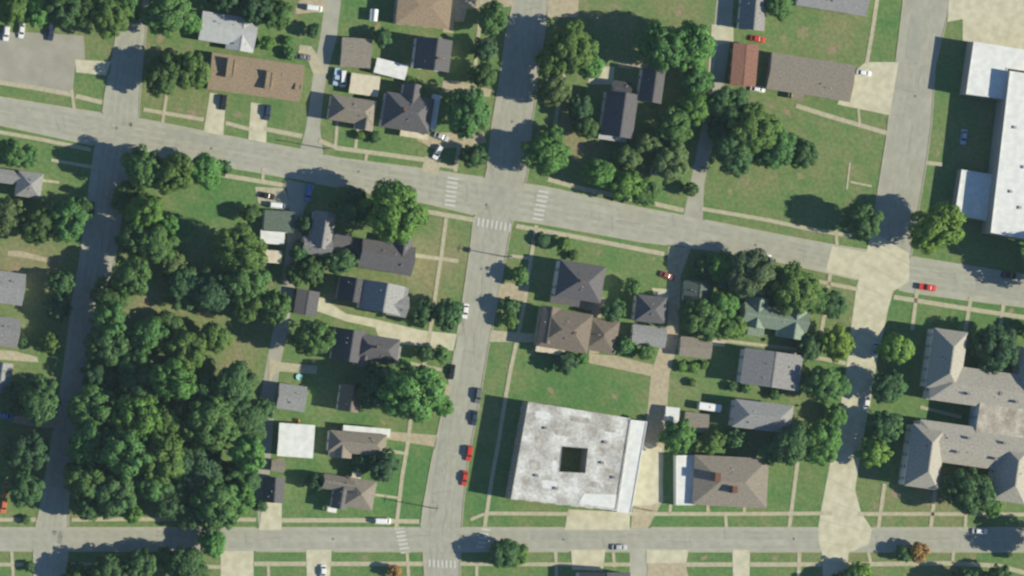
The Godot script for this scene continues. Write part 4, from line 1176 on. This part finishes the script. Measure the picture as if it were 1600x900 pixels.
# ---------------------------------------------------------------- trees: [x, y, radius, tone, label, height factor]
func make_trees() -> void:
	var single := [
		[22, 12, 26, "mid", "broad tree over the north-west corner of the parking lot"], [62, 18, 24, "fresh", "green tree between two dark ones above the parking lot"], [98, 16, 30, "deep", "very dark tree over the parking lot's dark car"], [138, 18, 26, "deep", "dark tree above the grass square beside the parking lot"], [172, 26, 30, "mid", "tree west of the northward side street, top left"], [203, 12, 22, "mid", "tree overhanging the northward side street at the top edge"],
		[262, 22, 34, "mid", "tall tree east of the northward side street, top left"], [297, 36, 22, "fresh", "fresh green tree touching the silvery metal roof"], [352, -6, 26, "deep", "dark tree directly north of the silvery metal roof"], [398, 10, 30, "deep", "dark tree north-east of the silvery metal roof"], [432, 22, 28, "mid", "tree west of the gravel yard at the top edge"],
		[255, 118, 30, "deep", "dark tree west of the duplex, nearest the side street"], [297, 112, 30, "mid", "tree touching the west end of the brown duplex"], [418, 68, 14, "fresh", "small tree at the east corner of the silvery metal roof"], [452, 84, 11, "mid", "rounded bush north of the duplex's east end"], [489, 48, 12, "deep", "dark bush beside the alley below the gravel yard"], [451, 64, 8, "fresh", "tiny bright bush on the lawn above the duplex"],
		[768, 30, 25, "mid", "round tree below the tan drive beside the middle street"], [756, 78, 20, "deep", "upper dark street tree west of the middle street"], [754, 118, 21, "deep", "lower dark street tree west of the middle street"], [730, 176, 38, "fresh", "large round tree east of the white-porched grey house"], [741, 245, 19, "deep", "dark tree on the north-west corner of the main crossing"],
		[598, 60, 16, "deep", "dark tree behind the grey-brown garage"], [640, 128, 9, "deep", "dark bush between the white shed and the hipped grey house"], [563, 212, 9, "mid", "hedge-like bush in front of the grey-brown hipped house"], [586, 214, 10, "deep", "dark bush west of the white-porched house's front step"],
		[893, 74, 34, "mid", "tree north of the cream pad, west end of the big dark row"], [862, 96, 26, "mid", "tree overhanging the east kerb of the middle street"], [920, 100, 24, "fresh", "tree just above the cream parking pad"], [862, 142, 28, "olive", "olive tree east of the middle street beside the pad"], [1032, 74, 36, "fresh", "tall lit tree in the row north of the narrow gabled house", 1.45], [1078, 76, 34, "fresh", "tall lit tree at the east end of the northern row", 1.4],
		[1088, 126, 26, "fresh", "lit tree east of the narrow gabled house"], [1090, 168, 26, "fresh", "lit tree beside the alley, below the narrow gabled house"], [1050, 200, 30, "mid", "round olive-topped tree east of the steep dark house"], [1012, 226, 22, "olive", "brownish tree south-east of the steep dark house"], [905, 168, 20, "deep", "dark tree west of the steep dark house"], [916, 200, 18, "deep", "small dark tree south-west of the steep dark house"],
		[850, 242, 33, "fresh", "bright tree on the north-east corner of the main crossing"], [862, 212, 18, "mid", "tree behind the bright corner tree"], [934, 270, 25, "fresh", "first tree east of the bright corner tree on the main street"], [976, 288, 26, "fresh", "second tree east of the bright corner tree on the main street"], [1006, 302, 20, "mid", "low tree nearest the kerb west of the small lane"], [1048, 252, 28, "olive", "dull olive tree beside the small lane above the main street"], [980, 246, 22, "olive", "thin brownish tree north of the main street row"], [1078, 296, 13, "deep", "dark bush against the small lane"],
		[1140, 168, 30, "mid", "tree south of the rust-red outbuilding"], [1172, 202, 38, "mid", "big tree in the middle of the clump below the outbuilding"], [1208, 232, 30, "fresh", "lit tree at the clump's south-east side"], [1146, 238, 34, "deep", "dark tree at the clump's south-west side"], [1252, 240, 23, "deep", "dark tree standing out east of the clump"], [1124, 206, 22, "deep", "dark tree leaning over the alley beside the clump"], [1216, 10, 20, "mid", "tree beside the small slate house at the top edge"], [1236, 222, 14, "mid", "small tree filling the east side of the clump"],
		[1346, 345, 28, "mid", "tree west of the side street, throwing a long shadow on the lawn", 1.25], [1460, 357, 39, "bright", "big bright round tree on the corner south of the warehouse", 1.1], [1650, 392, 40, "deep", "tree beyond the right edge shading the warehouse's south yard", 1.3], [1640, 424, 30, "deep", "tree beyond the right edge above the dark parked car", 1.3],
		[20, 240, 22, "mid", "tree at the left edge just below the main street"], [42, 244, 18, "fresh", "bright tree beside the clipped-corner pale house"], [12, 336, 26, "olive", "olive tree at the left edge below the clipped-corner house"], [60, 352, 30, "deep", "dark tree between the olive and bright trees at left"], [104, 346, 34, "fresh", "bright tree overhanging the shaded side street at left"], [130, 326, 20, "mid", "tree at the west kerb of the shaded side street"], [78, 535, 17, "mid", "round bush-like tree beside the cream path at left"], [34, 533, 12, "deep", "dark round bush beside the grey gabled house at left"], [64, 624, 38, "mid", "large tree west of the shaded side street below the cream path"], [24, 622, 26, "deep", "dark tree south of the small pale house at left"], [96, 442, 20, "deep", "dark tree on the dry lawn's east edge"], [92, 482, 20, "deep", "dark tree west of the shaded street above the cream path"], [44, 706, 32, "deep", "dark tree near the left edge, upper of two"], [40, 762, 30, "deep", "dark tree near the left edge beside the orange cars"],
		[616, 332, 46, "fresh", "great round tree over the charcoal house on the main street", 1.15], [552, 322, 30, "deep", "dark tree west of the great round tree"], [532, 410, 22, "mid", "tree south of the shaded cross-gabled house"], [486, 424, 20, "deep", "dark tree east of the alley above the grey-brown garage"], [430, 480, 29, "mid", "round tree beside the alley west of the grey-brown garage", 1.3], [476, 348, 15, "deep", "dark tree squeezed between the alley and the cross-gabled house"], [468, 392, 16, "deep", "dark tree at the alley below the cross-gabled house"], [460, 430, 16, "deep", "dark tree at the alley just above the grey-brown garage"], [490, 528, 31, "mid", "round tree west of the rambling grey house", 1.3], [658, 488, 20, "deep", "dark tree beside the pale two-storey house's porch"], [700, 490, 24, "deep", "dark street tree beside the white car"], [664, 552, 15, "deep", "left of two low trees below the long cream driveway"], [690, 554, 14, "mid", "right of two low trees below the long cream driveway"],
		[642, 612, 44, "fresh", "great spreading tree over the small brown house", 1.1], [590, 606, 34, "deep", "dark tree shading the small brown house"], [690, 634, 18, "fresh", "small tree at the kerb beside the great spreading tree"], [600, 728, 24, "deep", "dark tree between the two tan-grey houses"], [492, 752, 14, "deep", "dark bush west of the cross-shaped house"], [566, 724, 14, "deep", "dark bush south of the white-porched tan-grey house"],
		[786, 864, 22, "deep", "tree below the lower street just east of the crossing"], [808, 868, 17, "bright", "bright small tree beside the dark one below the lower street"], [616, 892, 12, "rust", "reddish bush below the lower street's crossing"],
		[848, 374, 11, "deep", "first bush along the pavement north of the charcoal hipped house"], [880, 382, 12, "mid", "second bush along the pavement north of the charcoal hipped house"], [896, 398, 10, "deep", "third bush along the pavement north of the charcoal hipped house"], [812, 430, 15, "mid", "small street tree west of the charcoal hipped house"], [797, 480, 15, "mid", "upper small street tree by the tan drive"], [798, 502, 13, "mid", "lower small street tree by the tan drive"],
		[958, 484, 18, "deep", "dark tree behind the charcoal hipped house"], [986, 448, 15, "mid", "tree north of the dark steep house"], [884, 566, 17, "deep", "dark bush in front of the cream porch roof"], [908, 560, 12, "fresh", "fresh bush beside the brown cross-hipped house"], [976, 540, 16, "fresh", "bush east of the brown hipped garage"], [1008, 550, 14, "mid", "bush below the pale grey metal shed"],
		[1128, 416, 24, "fresh", "lit tree beside the main street above the green garage"], [1170, 426, 36, "olive", "large brownish-green tree beside the main street"], [1104, 414, 18, "deep", "dark tree shading the alley mouth"], [1238, 452, 34, "mid", "large tree north of the green roofed house"], [1272, 466, 22, "mid", "tree north-east of the green roofed house"], [1300, 478, 20, "mid", "round tree on the walk beside the pale lane"], [1214, 432, 18, "fresh", "small lit tree at the kerb above the green roofed house"],
		[1092, 494, 30, "mid", "tree below the small green garage"], [1128, 476, 22, "fresh", "lit tree between the green garage and green house"], [1142, 512, 21, "bright", "bright tree at the green house's west end"], [1112, 516, 18, "mid", "tree above the grey-brown low garage"], [1306, 537, 26, "bright", "bright tree beside the pale lane below the green house"], [1262, 542, 20, "deep", "dark tree between the green and grey houses"], [1284, 600, 32, "mid", "tree at the east end of the plain grey house"], [1312, 602, 18, "fresh", "small tree overhanging the pale lane"], [1304, 648, 17, "fresh", "small lit tree at the light grey house's east end"],
		[1282, 690, 33, "fresh", "right-hand large tree above the brown-grey hipped house"], [1238, 694, 34, "mid", "middle large tree above the brown-grey hipped house"], [1204, 706, 22, "deep", "dark tree at the hipped house's north-east corner"], [1058, 682, 26, "fresh", "lit tree north of the white carport"], [1112, 690, 20, "mid", "tree between the dull shed and the hipped house"], [1148, 684, 16, "deep", "dark tree below the light grey hipped house"],
		[1398, 545, 26, "bright", "bright tree in the cream-grey block's shadow beside the pale lane"], [1364, 706, 25, "bright", "bright round tree beside the pale lane's lower half"], [1388, 604, 26, "deep", "dark tree in the shade between two bright trees"], [1384, 664, 24, "deep", "dark tree opposite the parked white car"], [1552, 545, 35, "deep", "dark tree filling the upper court of the cream-grey block"], [1510, 766, 36, "deep", "dark tree filling the lower court of the cream-grey block"], [1548, 794, 17, "fresh", "lit small tree at the lower court's mouth"], [1606, 516, 16, "mid", "tree at the right edge beside the upper court"],
		[1410, 864, 13, "deep", "dark small tree below the lower street beside a rusty one"], [1434, 862, 15, "rust", "rusty brown small tree below the lower street"], [1342, 894, 19, "bright", "bright tree at the bottom edge beside the pale lane"], [1318, 912, 22, "deep", "dark tree at the bottom edge shading the pale lane's end"], [1500, 910, 24, "deep", "dark tree at the bottom edge below the pavement, west one"], [1556, 908, 24, "deep", "dark tree at the bottom edge below the pavement, east one"], [1632, 848, 30, "deep", "tree beyond the right edge shading the lower street", 1.2],
		[332, 846, 24, "fresh", "narrow tree standing across the lower street"], [216, 884, 28, "mid", "tree below the lower street with a lit crown"], [168, 896, 30, "deep", "dark tree at the bottom edge near the side street"], [292, 884, 32, "deep", "dark tree below the lower street beside the pale lane end"], [256, 872, 18, "mid", "small tree between two big ones below the lower street"], [120, 900, 20, "deep", "dark tree at the bottom left street corner"], [46, 885, 10, "deep", "dark bush at the bottom left pavement"], [40, 812, 8, "mid", "small bush at the lower left pavement"],
		[225, 262, 32, "mid", "street tree at the wood's north-west corner", 1.3], [270, 272, 34, "mid", "street tree on the wood's north edge, second from the corner", 1.3], [322, 268, 26, "fresh", "street tree on the wood's north edge, third from the corner"], [348, 262, 14, "deep", "small dark street tree at the east end of the wood's north edge"], [376, 388, 40, "mid", "tall tree beside the white shed at the wood's north-east", 1.15], [384, 440, 34, "mid", "tree at the wood's east edge beside the alley"], [392, 334, 16, "deep", "dark tree west of the grey-green garage"], [334, 528, 26, "mid", "lone tree on the dry clearing in the wood"], [412, 640, 18, "mid", "small tree west of the pale gabled garage"], [408, 790, 10, "deep", "bush beside the short cream driveway"],
		[1066, 572, 9, "fresh", "first garden bush below the grey-brown low garage"], [1084, 574, 9, "fresh", "second garden bush below the grey-brown low garage"], [1100, 570, 8, "mid", "third garden bush below the grey-brown low garage"], [1144, 604, 9, "deep", "hedge bush at the plain grey house's south-west corner"], [1166, 607, 8, "mid", "hedge bush midway along the plain grey house's south side"], [1216, 610, 8, "mid", "hedge bush near the plain grey house's south-east corner"], [1210, 615, 10, "deep", "dark bush on the lawn south of the plain grey house"], [1082, 598, 8, "mid", "lone hedge bush on the lawn above the white camper"]]
	for a in single:
		tree(a[0], a[1], a[2], a[3], a[4], "", a[5] if a.size() > 5 else 1.0)
	# the wood: places, and the stretch of it that each tree stands in
	var word := {"mid": "mid-green", "deep": "dark", "fresh": "fresh green", "olive": "olive", "bright": "bright"}
	for w in [
		["in the wood's north-western corner above the dry clearing", [[226, 330, 26, "fresh"], [212, 372, 26, "mid"], [244, 382, 28, "mid"], [262, 352, 18, "fresh"], [270, 410, 20, "olive"], [200, 312, 22, "deep"]]],
		["overhanging the upper shaded street along the wood", [[206, 432, 30, "mid"], [174, 460, 29, "deep"], [172, 498, 26, "fresh"], [168, 538, 30, "mid"]]],
		["overhanging the lower shaded street along the wood", [[158, 586, 30, "deep"], [148, 636, 34, "mid"], [142, 690, 32, "fresh"], [134, 745, 29, "mid"], [136, 792, 22, "mid"]]],
		["on the north rim of the wood's dry clearing", [[288, 450, 28, "deep"], [332, 452, 32, "deep"], [388, 476, 26, "mid"], [404, 470, 16, "deep"]]],
		["on the west rim of the wood's dry clearing", [[288, 548, 31, "mid"], [262, 508, 22, "deep"], [232, 524, 27, "fresh"], [212, 565, 28, "mid"]]],
		["in the middle of the wood below the clearing", [[270, 594, 34, "fresh"], [222, 606, 32, "mid"], [318, 618, 32, "deep"], [214, 652, 35, "fresh"], [268, 660, 34, "mid"], [328, 660, 36, "mid"], [196, 618, 22, "deep"]]],
		["at the wood's east side beside the alley", [[366, 602, 34, "mid"], [382, 660, 36, "deep"], [388, 706, 28, "fresh"], [376, 748, 26, "deep"], [374, 778, 22, "fresh"]]],
		["at the wood's south end above the lower street", [[196, 704, 34, "fresh"], [250, 712, 40, "mid"], [306, 730, 38, "deep"], [184, 768, 32, "mid"], [340, 784, 36, "mid"], [268, 774, 33, "deep"], [206, 800, 16, "fresh"], [300, 800, 22, "deep"], [236, 756, 24, "fresh"]]]]:
		var alike := {}
		for a in w[1]:
			var size: String = "small" if a[2] < 24 else "middling" if a[2] < 33 else "large"
			var called: String = "%s %s tree %s" % [size, word[a[3]], w[0]]
			if not alike.has(called):
				alike[called] = []
			alike[called].append(a)
		for called in alike:
			var same: Array = alike[called]
			same.sort_custom(func(p, q): return p[1] < q[1])
			for i in same.size():
				var a: Array = same[i]
				var which: String = "" if same.size() == 1 else "northern " if i == 0 else "southern " if i == same.size() - 1 else "midmost "
				tree(a[0], a[1], a[2] * 1.08, a[3], which + called, "trees of the wood between street and alley", {"deep": 0.75, "mid": 1.1, "olive": 0.9, "fresh": 1.45}[a[3]] * rng.randf_range(0.88, 1.15))

func make_vehicles() -> void:
	car(10, 52, 96, "suv", "white", "white utility car parked at the far left of the parking lot", "parked_car", "car")
	car(34, 48, 97, "sedan", "white", "white car parked second from left in the parking lot")
	car(80, 50, 99, "pickup", "navy", "dark blue pickup parked under the trees of the parking lot", "parked_pickup", "pickup")
	car(349, 160, 97, "suv", "black", "black car on the duplex's western driveway")
	car(418, 176, 97, "suv", "navy", "dark blue car on the duplex's eastern driveway")
	car(491, 13, 8, "van", "white", "white van on the gravel yard at the top edge", "parked_van", "van")
	car(474, 89, 8, "sedan", "grey", "dark grey car on the curved drive beside the alley")
	car(526, 120, 100, "pickup", "paleblue", "pale blue pickup beside the cream shed", "parked_pickup", "pickup")
	car(536, 123, 92, "van", "white", "white van between the pale blue pickup and the cream shed", "parked_van", "van")
	car(684, 238, 118, "suv", "white", "white car slanting off the drive onto the main street")
	car(690, 214, 20, "sedan", "silver", "silver car beside the white-porched grey house")
	car(1184, 61, 10, "sedan", "red", "red car beside the top of the rust-red outbuilding")
	car(1184, 139, 8, "sedan", "white", "white car at the foot of the rust-red outbuilding")
	car(1028, 270, 14, "sedan", "silver", "silver car half hidden by trees on the main street lawn")
	car(482, 301, 98, "pickup", "blue", "blue pickup in the shade at the alley mouth", "parked_pickup", "pickup")
	car(434, 321, 6, "van", "white", "white van in front of the grey-green garage", "parked_van", "van")
	car(418, 306, 12, "sedan", "black", "black car on the pad above the grey-green garage")
	car(727, 486, 98, "sedan", "white", "white car at the west kerb of the middle street")
	car(706, 581, 98, "sedan", "black", "black car at the west kerb of the middle street by the tan apron")
	car(747, 618, 97, "suv", "grey", "dark grey car at the east kerb, northmost of four in line")
	car(741, 653, 97, "sedan", "navy", "dark navy car at the east kerb, second of four in line")
	car(733, 708, 97, "suv", "red", "red utility car at the east kerb, third of four in line")
	car(726, 747, 97, "sedan", "red", "low red car at the east kerb, southmost of four in line")
	car(1354, 631, 98, "sedan", "white", "white car parked on the pale lane's east side")
	car(1368, 546, 98, "sedan", "paleblue", "pale blue car in the shade on the pale lane's east side")
	car(1449, 449, 8, "pickup", "red", "red pickup driving on the main street near the right edge", "pickup", "pickup")
	car(1576, 430, 8, "sedan", "black", "black car at the shaded kerb near the right edge")
	car(1531, 830, 2, "sedan", "white", "white car at the north kerb of the lower street")
	car(968, 855, 1, "sedan", "silver", "silver car at the south kerb of the lower street")
	car(505, 894, 92, "sedan", "white", "white car on the cream drive at the bottom edge")
	car(598, 814, 2, "van", "white", "white van standing across the pavement above the lower street", "parked_van", "van")
	car(1194, 401, 10, "sedan", "white", "white car at the main street kerb under the brownish tree")
	car(1506, 214, 96, "sedan", "paleblue", "pale blue car in the warehouse's shadow")
	car(1043, 431, 20, "sedan", "maroon", "maroon car beside the shaded alley mouth")
	car(10, 764, 96, "sedan", "orange", "orange-red car at the left edge, upper of two")
	car(6, 790, 98, "suv", "orange", "orange-red utility car at the left edge, lower of two")
	car(10, 650, 8, "sedan", "blue", "blue car at the left edge above the tan drive")
	car(698, 508, 6, "sedan", "tan", "tan car in the tree shade by the long cream driveway")
	car(1138, 447, 14, "pickup", "teal", "teal pickup under the trees beside the green garage", "parked_pickup", "pickup")
	camper(1108, 636, 8, 7.4, "white camper trailer parked on the lawn behind the light grey house")
	car(1350, 114, 8, "sedan", "white", "small white car at the end of the long ranch building")

func make_details() -> void:
	utility_pole(788, 401, 100, "utility pole with transformers at the east kerb of the middle street", true)
	utility_pole(1164, 402, 10, "utility pole beside the brownish-green tree on the main street")
	utility_pole(672, 793, 98, "utility pole at the west kerb of the middle street near the lower crossing")
	utility_pole(1006, 796, 0, "utility pole at the corner of the alley and the lower street")
	utility_pole(1096, 262, 8, "utility pole beside the small lane above the main street")
	utility_pole(506, 232, 8, "utility pole where the upper alley meets the main street")
	slide(462, 657)
	var t := thing("paddling_pool", "small round turquoise pool on the lawn beside the shaded alley", "pool", plan(467, 589))
	var b := Build.new()
	for i in 20:
		var a := TAU * i / 20
		var c := TAU * (i + 1) / 20
		var p := Vector3(cos(a), 0, sin(a))
		var q := Vector3(cos(c), 0, sin(c))
		var h := Vector3.UP * 0.6
		b.face([p * 1.0, q * 1.0, q * 1.0 + h, p * 1.0 + h], p + q)
		b.face([p * 1.0 + h, q * 1.0 + h, q * 0.92 + h, p * 0.92 + h], Vector3.UP)
		b.face([p * 0.92, q * 0.92, q * 0.92 + h, p * 0.92 + h], -p - q)
	part("liner", b.mesh(), M.pool_liner, t)
	var w := Build.new()
	var disc := []
	for i in 20:
		disc.append(Vector3(cos(TAU * i / 20) * 0.93, 0.45, sin(TAU * i / 20) * 0.93))
	w.face(disc, Vector3.UP)
	part("water", w.mesh(), M.pool_water, t)

func slide(x: float, y: float) -> void:
	var t := thing("play_slide", "orange plastic play slide on the lawn above the bright white garage", "slide", plan(x, y))
	var b := Build.new()
	b.face([Vector3(-0.9, 0.1, -0.45), Vector3(-0.9, 0.1, 0.45), Vector3(0.6, 1.2, 0.45), Vector3(0.6, 1.2, -0.45)], Vector3(-0.5, 1, 0))
	b.box(Vector3(0.85, 1.18, 0), Vector3(0.5, 0.08, 0.9))
	part("chute", b.mesh(), M.plastic_orange, t)
	for s in [-1.0, 1.0]:
		var r := Build.new()
		r.tube(Vector3(-0.95, 0.2, s * 0.48), Vector3(0.6, 1.35, s * 0.48), 0.06, 0.06, 6)
		part("side_rail", r.mesh(), M.plastic_orange, t)
		var l := Build.new()
		l.tube(Vector3(1.25, 0, s * 0.42), Vector3(0.95, 1.2, s * 0.42), 0.06, 0.06, 6)
		part("leg", l.mesh(), M.plastic_orange, t)
	var st := Build.new()
	for i in 4:
		st.box(Vector3(1.2 - i * 0.07, 0.25 + i * 0.26, 0), Vector3(0.12, 0.05, 0.8))
	part("ladder", st.mesh(), M.plastic_orange, t)

# ---------------------------------------------------------------- the scene
func _ready() -> void:
	var cam := Camera3D.new()
	cam.name = "camera"
	cam.projection = Camera3D.PROJECTION_FRUSTUM
	cam.near = 200.0
	cam.far = 6000.0
	cam.size = 180.0 * cam.near / EYE
	cam.frustum_offset = Vector2(LEAN * cam.near, 0)
	cam.position = Vector3(-LEAN * EYE, EYE, 0)
	cam.rotation_degrees = Vector3(-90, 0, 0)
	var lens := CameraAttributesPhysical.new()
	lens.frustum_focal_length = 50.0
	lens.frustum_near = cam.near
	lens.frustum_far = cam.far
	lens.exposure_aperture = 2.0
	lens.frustum_focus_distance = 90.0
	cam.attributes = lens
	add_child(cam)
	cam.make_current()
	var env := Environment.new()
	env.background_mode = Environment.BG_SKY
	var sky := Sky.new()
	var sm := ProceduralSkyMaterial.new()
	sm.sky_top_color = Color(0.268, 0.395, 0.565)
	sm.sky_horizon_color = Color(0.62, 0.71, 0.80)
	sm.sky_curve = 0.15
	sm.ground_bottom_color = Color(0.25, 0.26, 0.22)
	sm.ground_horizon_color = Color(0.55, 0.58, 0.58)
	sky.sky_material = sm
	env.sky = sky
	env.tonemap_mode = Environment.TONE_MAPPER_LINEAR
	env.tonemap_exposure = 1.25
	env.fog_enabled = true
	env.fog_density = 0.000015
	env.fog_light_color = Color(0.80, 0.90, 0.95)
	env.sdfgi_enabled = true
	env.ssao_enabled = true
	env.ssil_enabled = true
	var we := WorldEnvironment.new()
	we.environment = env
	add_child(we)
	var sun := DirectionalLight3D.new()
	sun.name = "sun"
	sun.light_energy = 1.6
	sun.light_color = Color(1.0, 0.97, 0.885)
	sun.light_angular_distance = 0.5
	sun.shadow_enabled = true
	add_child(sun)
	# shadows fall to the west and a little north, 1.45 times as long as things are high
	sun.look_at_from_position(Vector3.ZERO, Vector3(-1.43, -1.0, -0.27), Vector3.UP)
	rng.seed = 77
	make_materials()
	make_openings()
	make_crowns()
	make_cars()
	make_ground()
	make_streets()
	make_buildings()
	make_trees()
	make_vehicles()
	make_details()
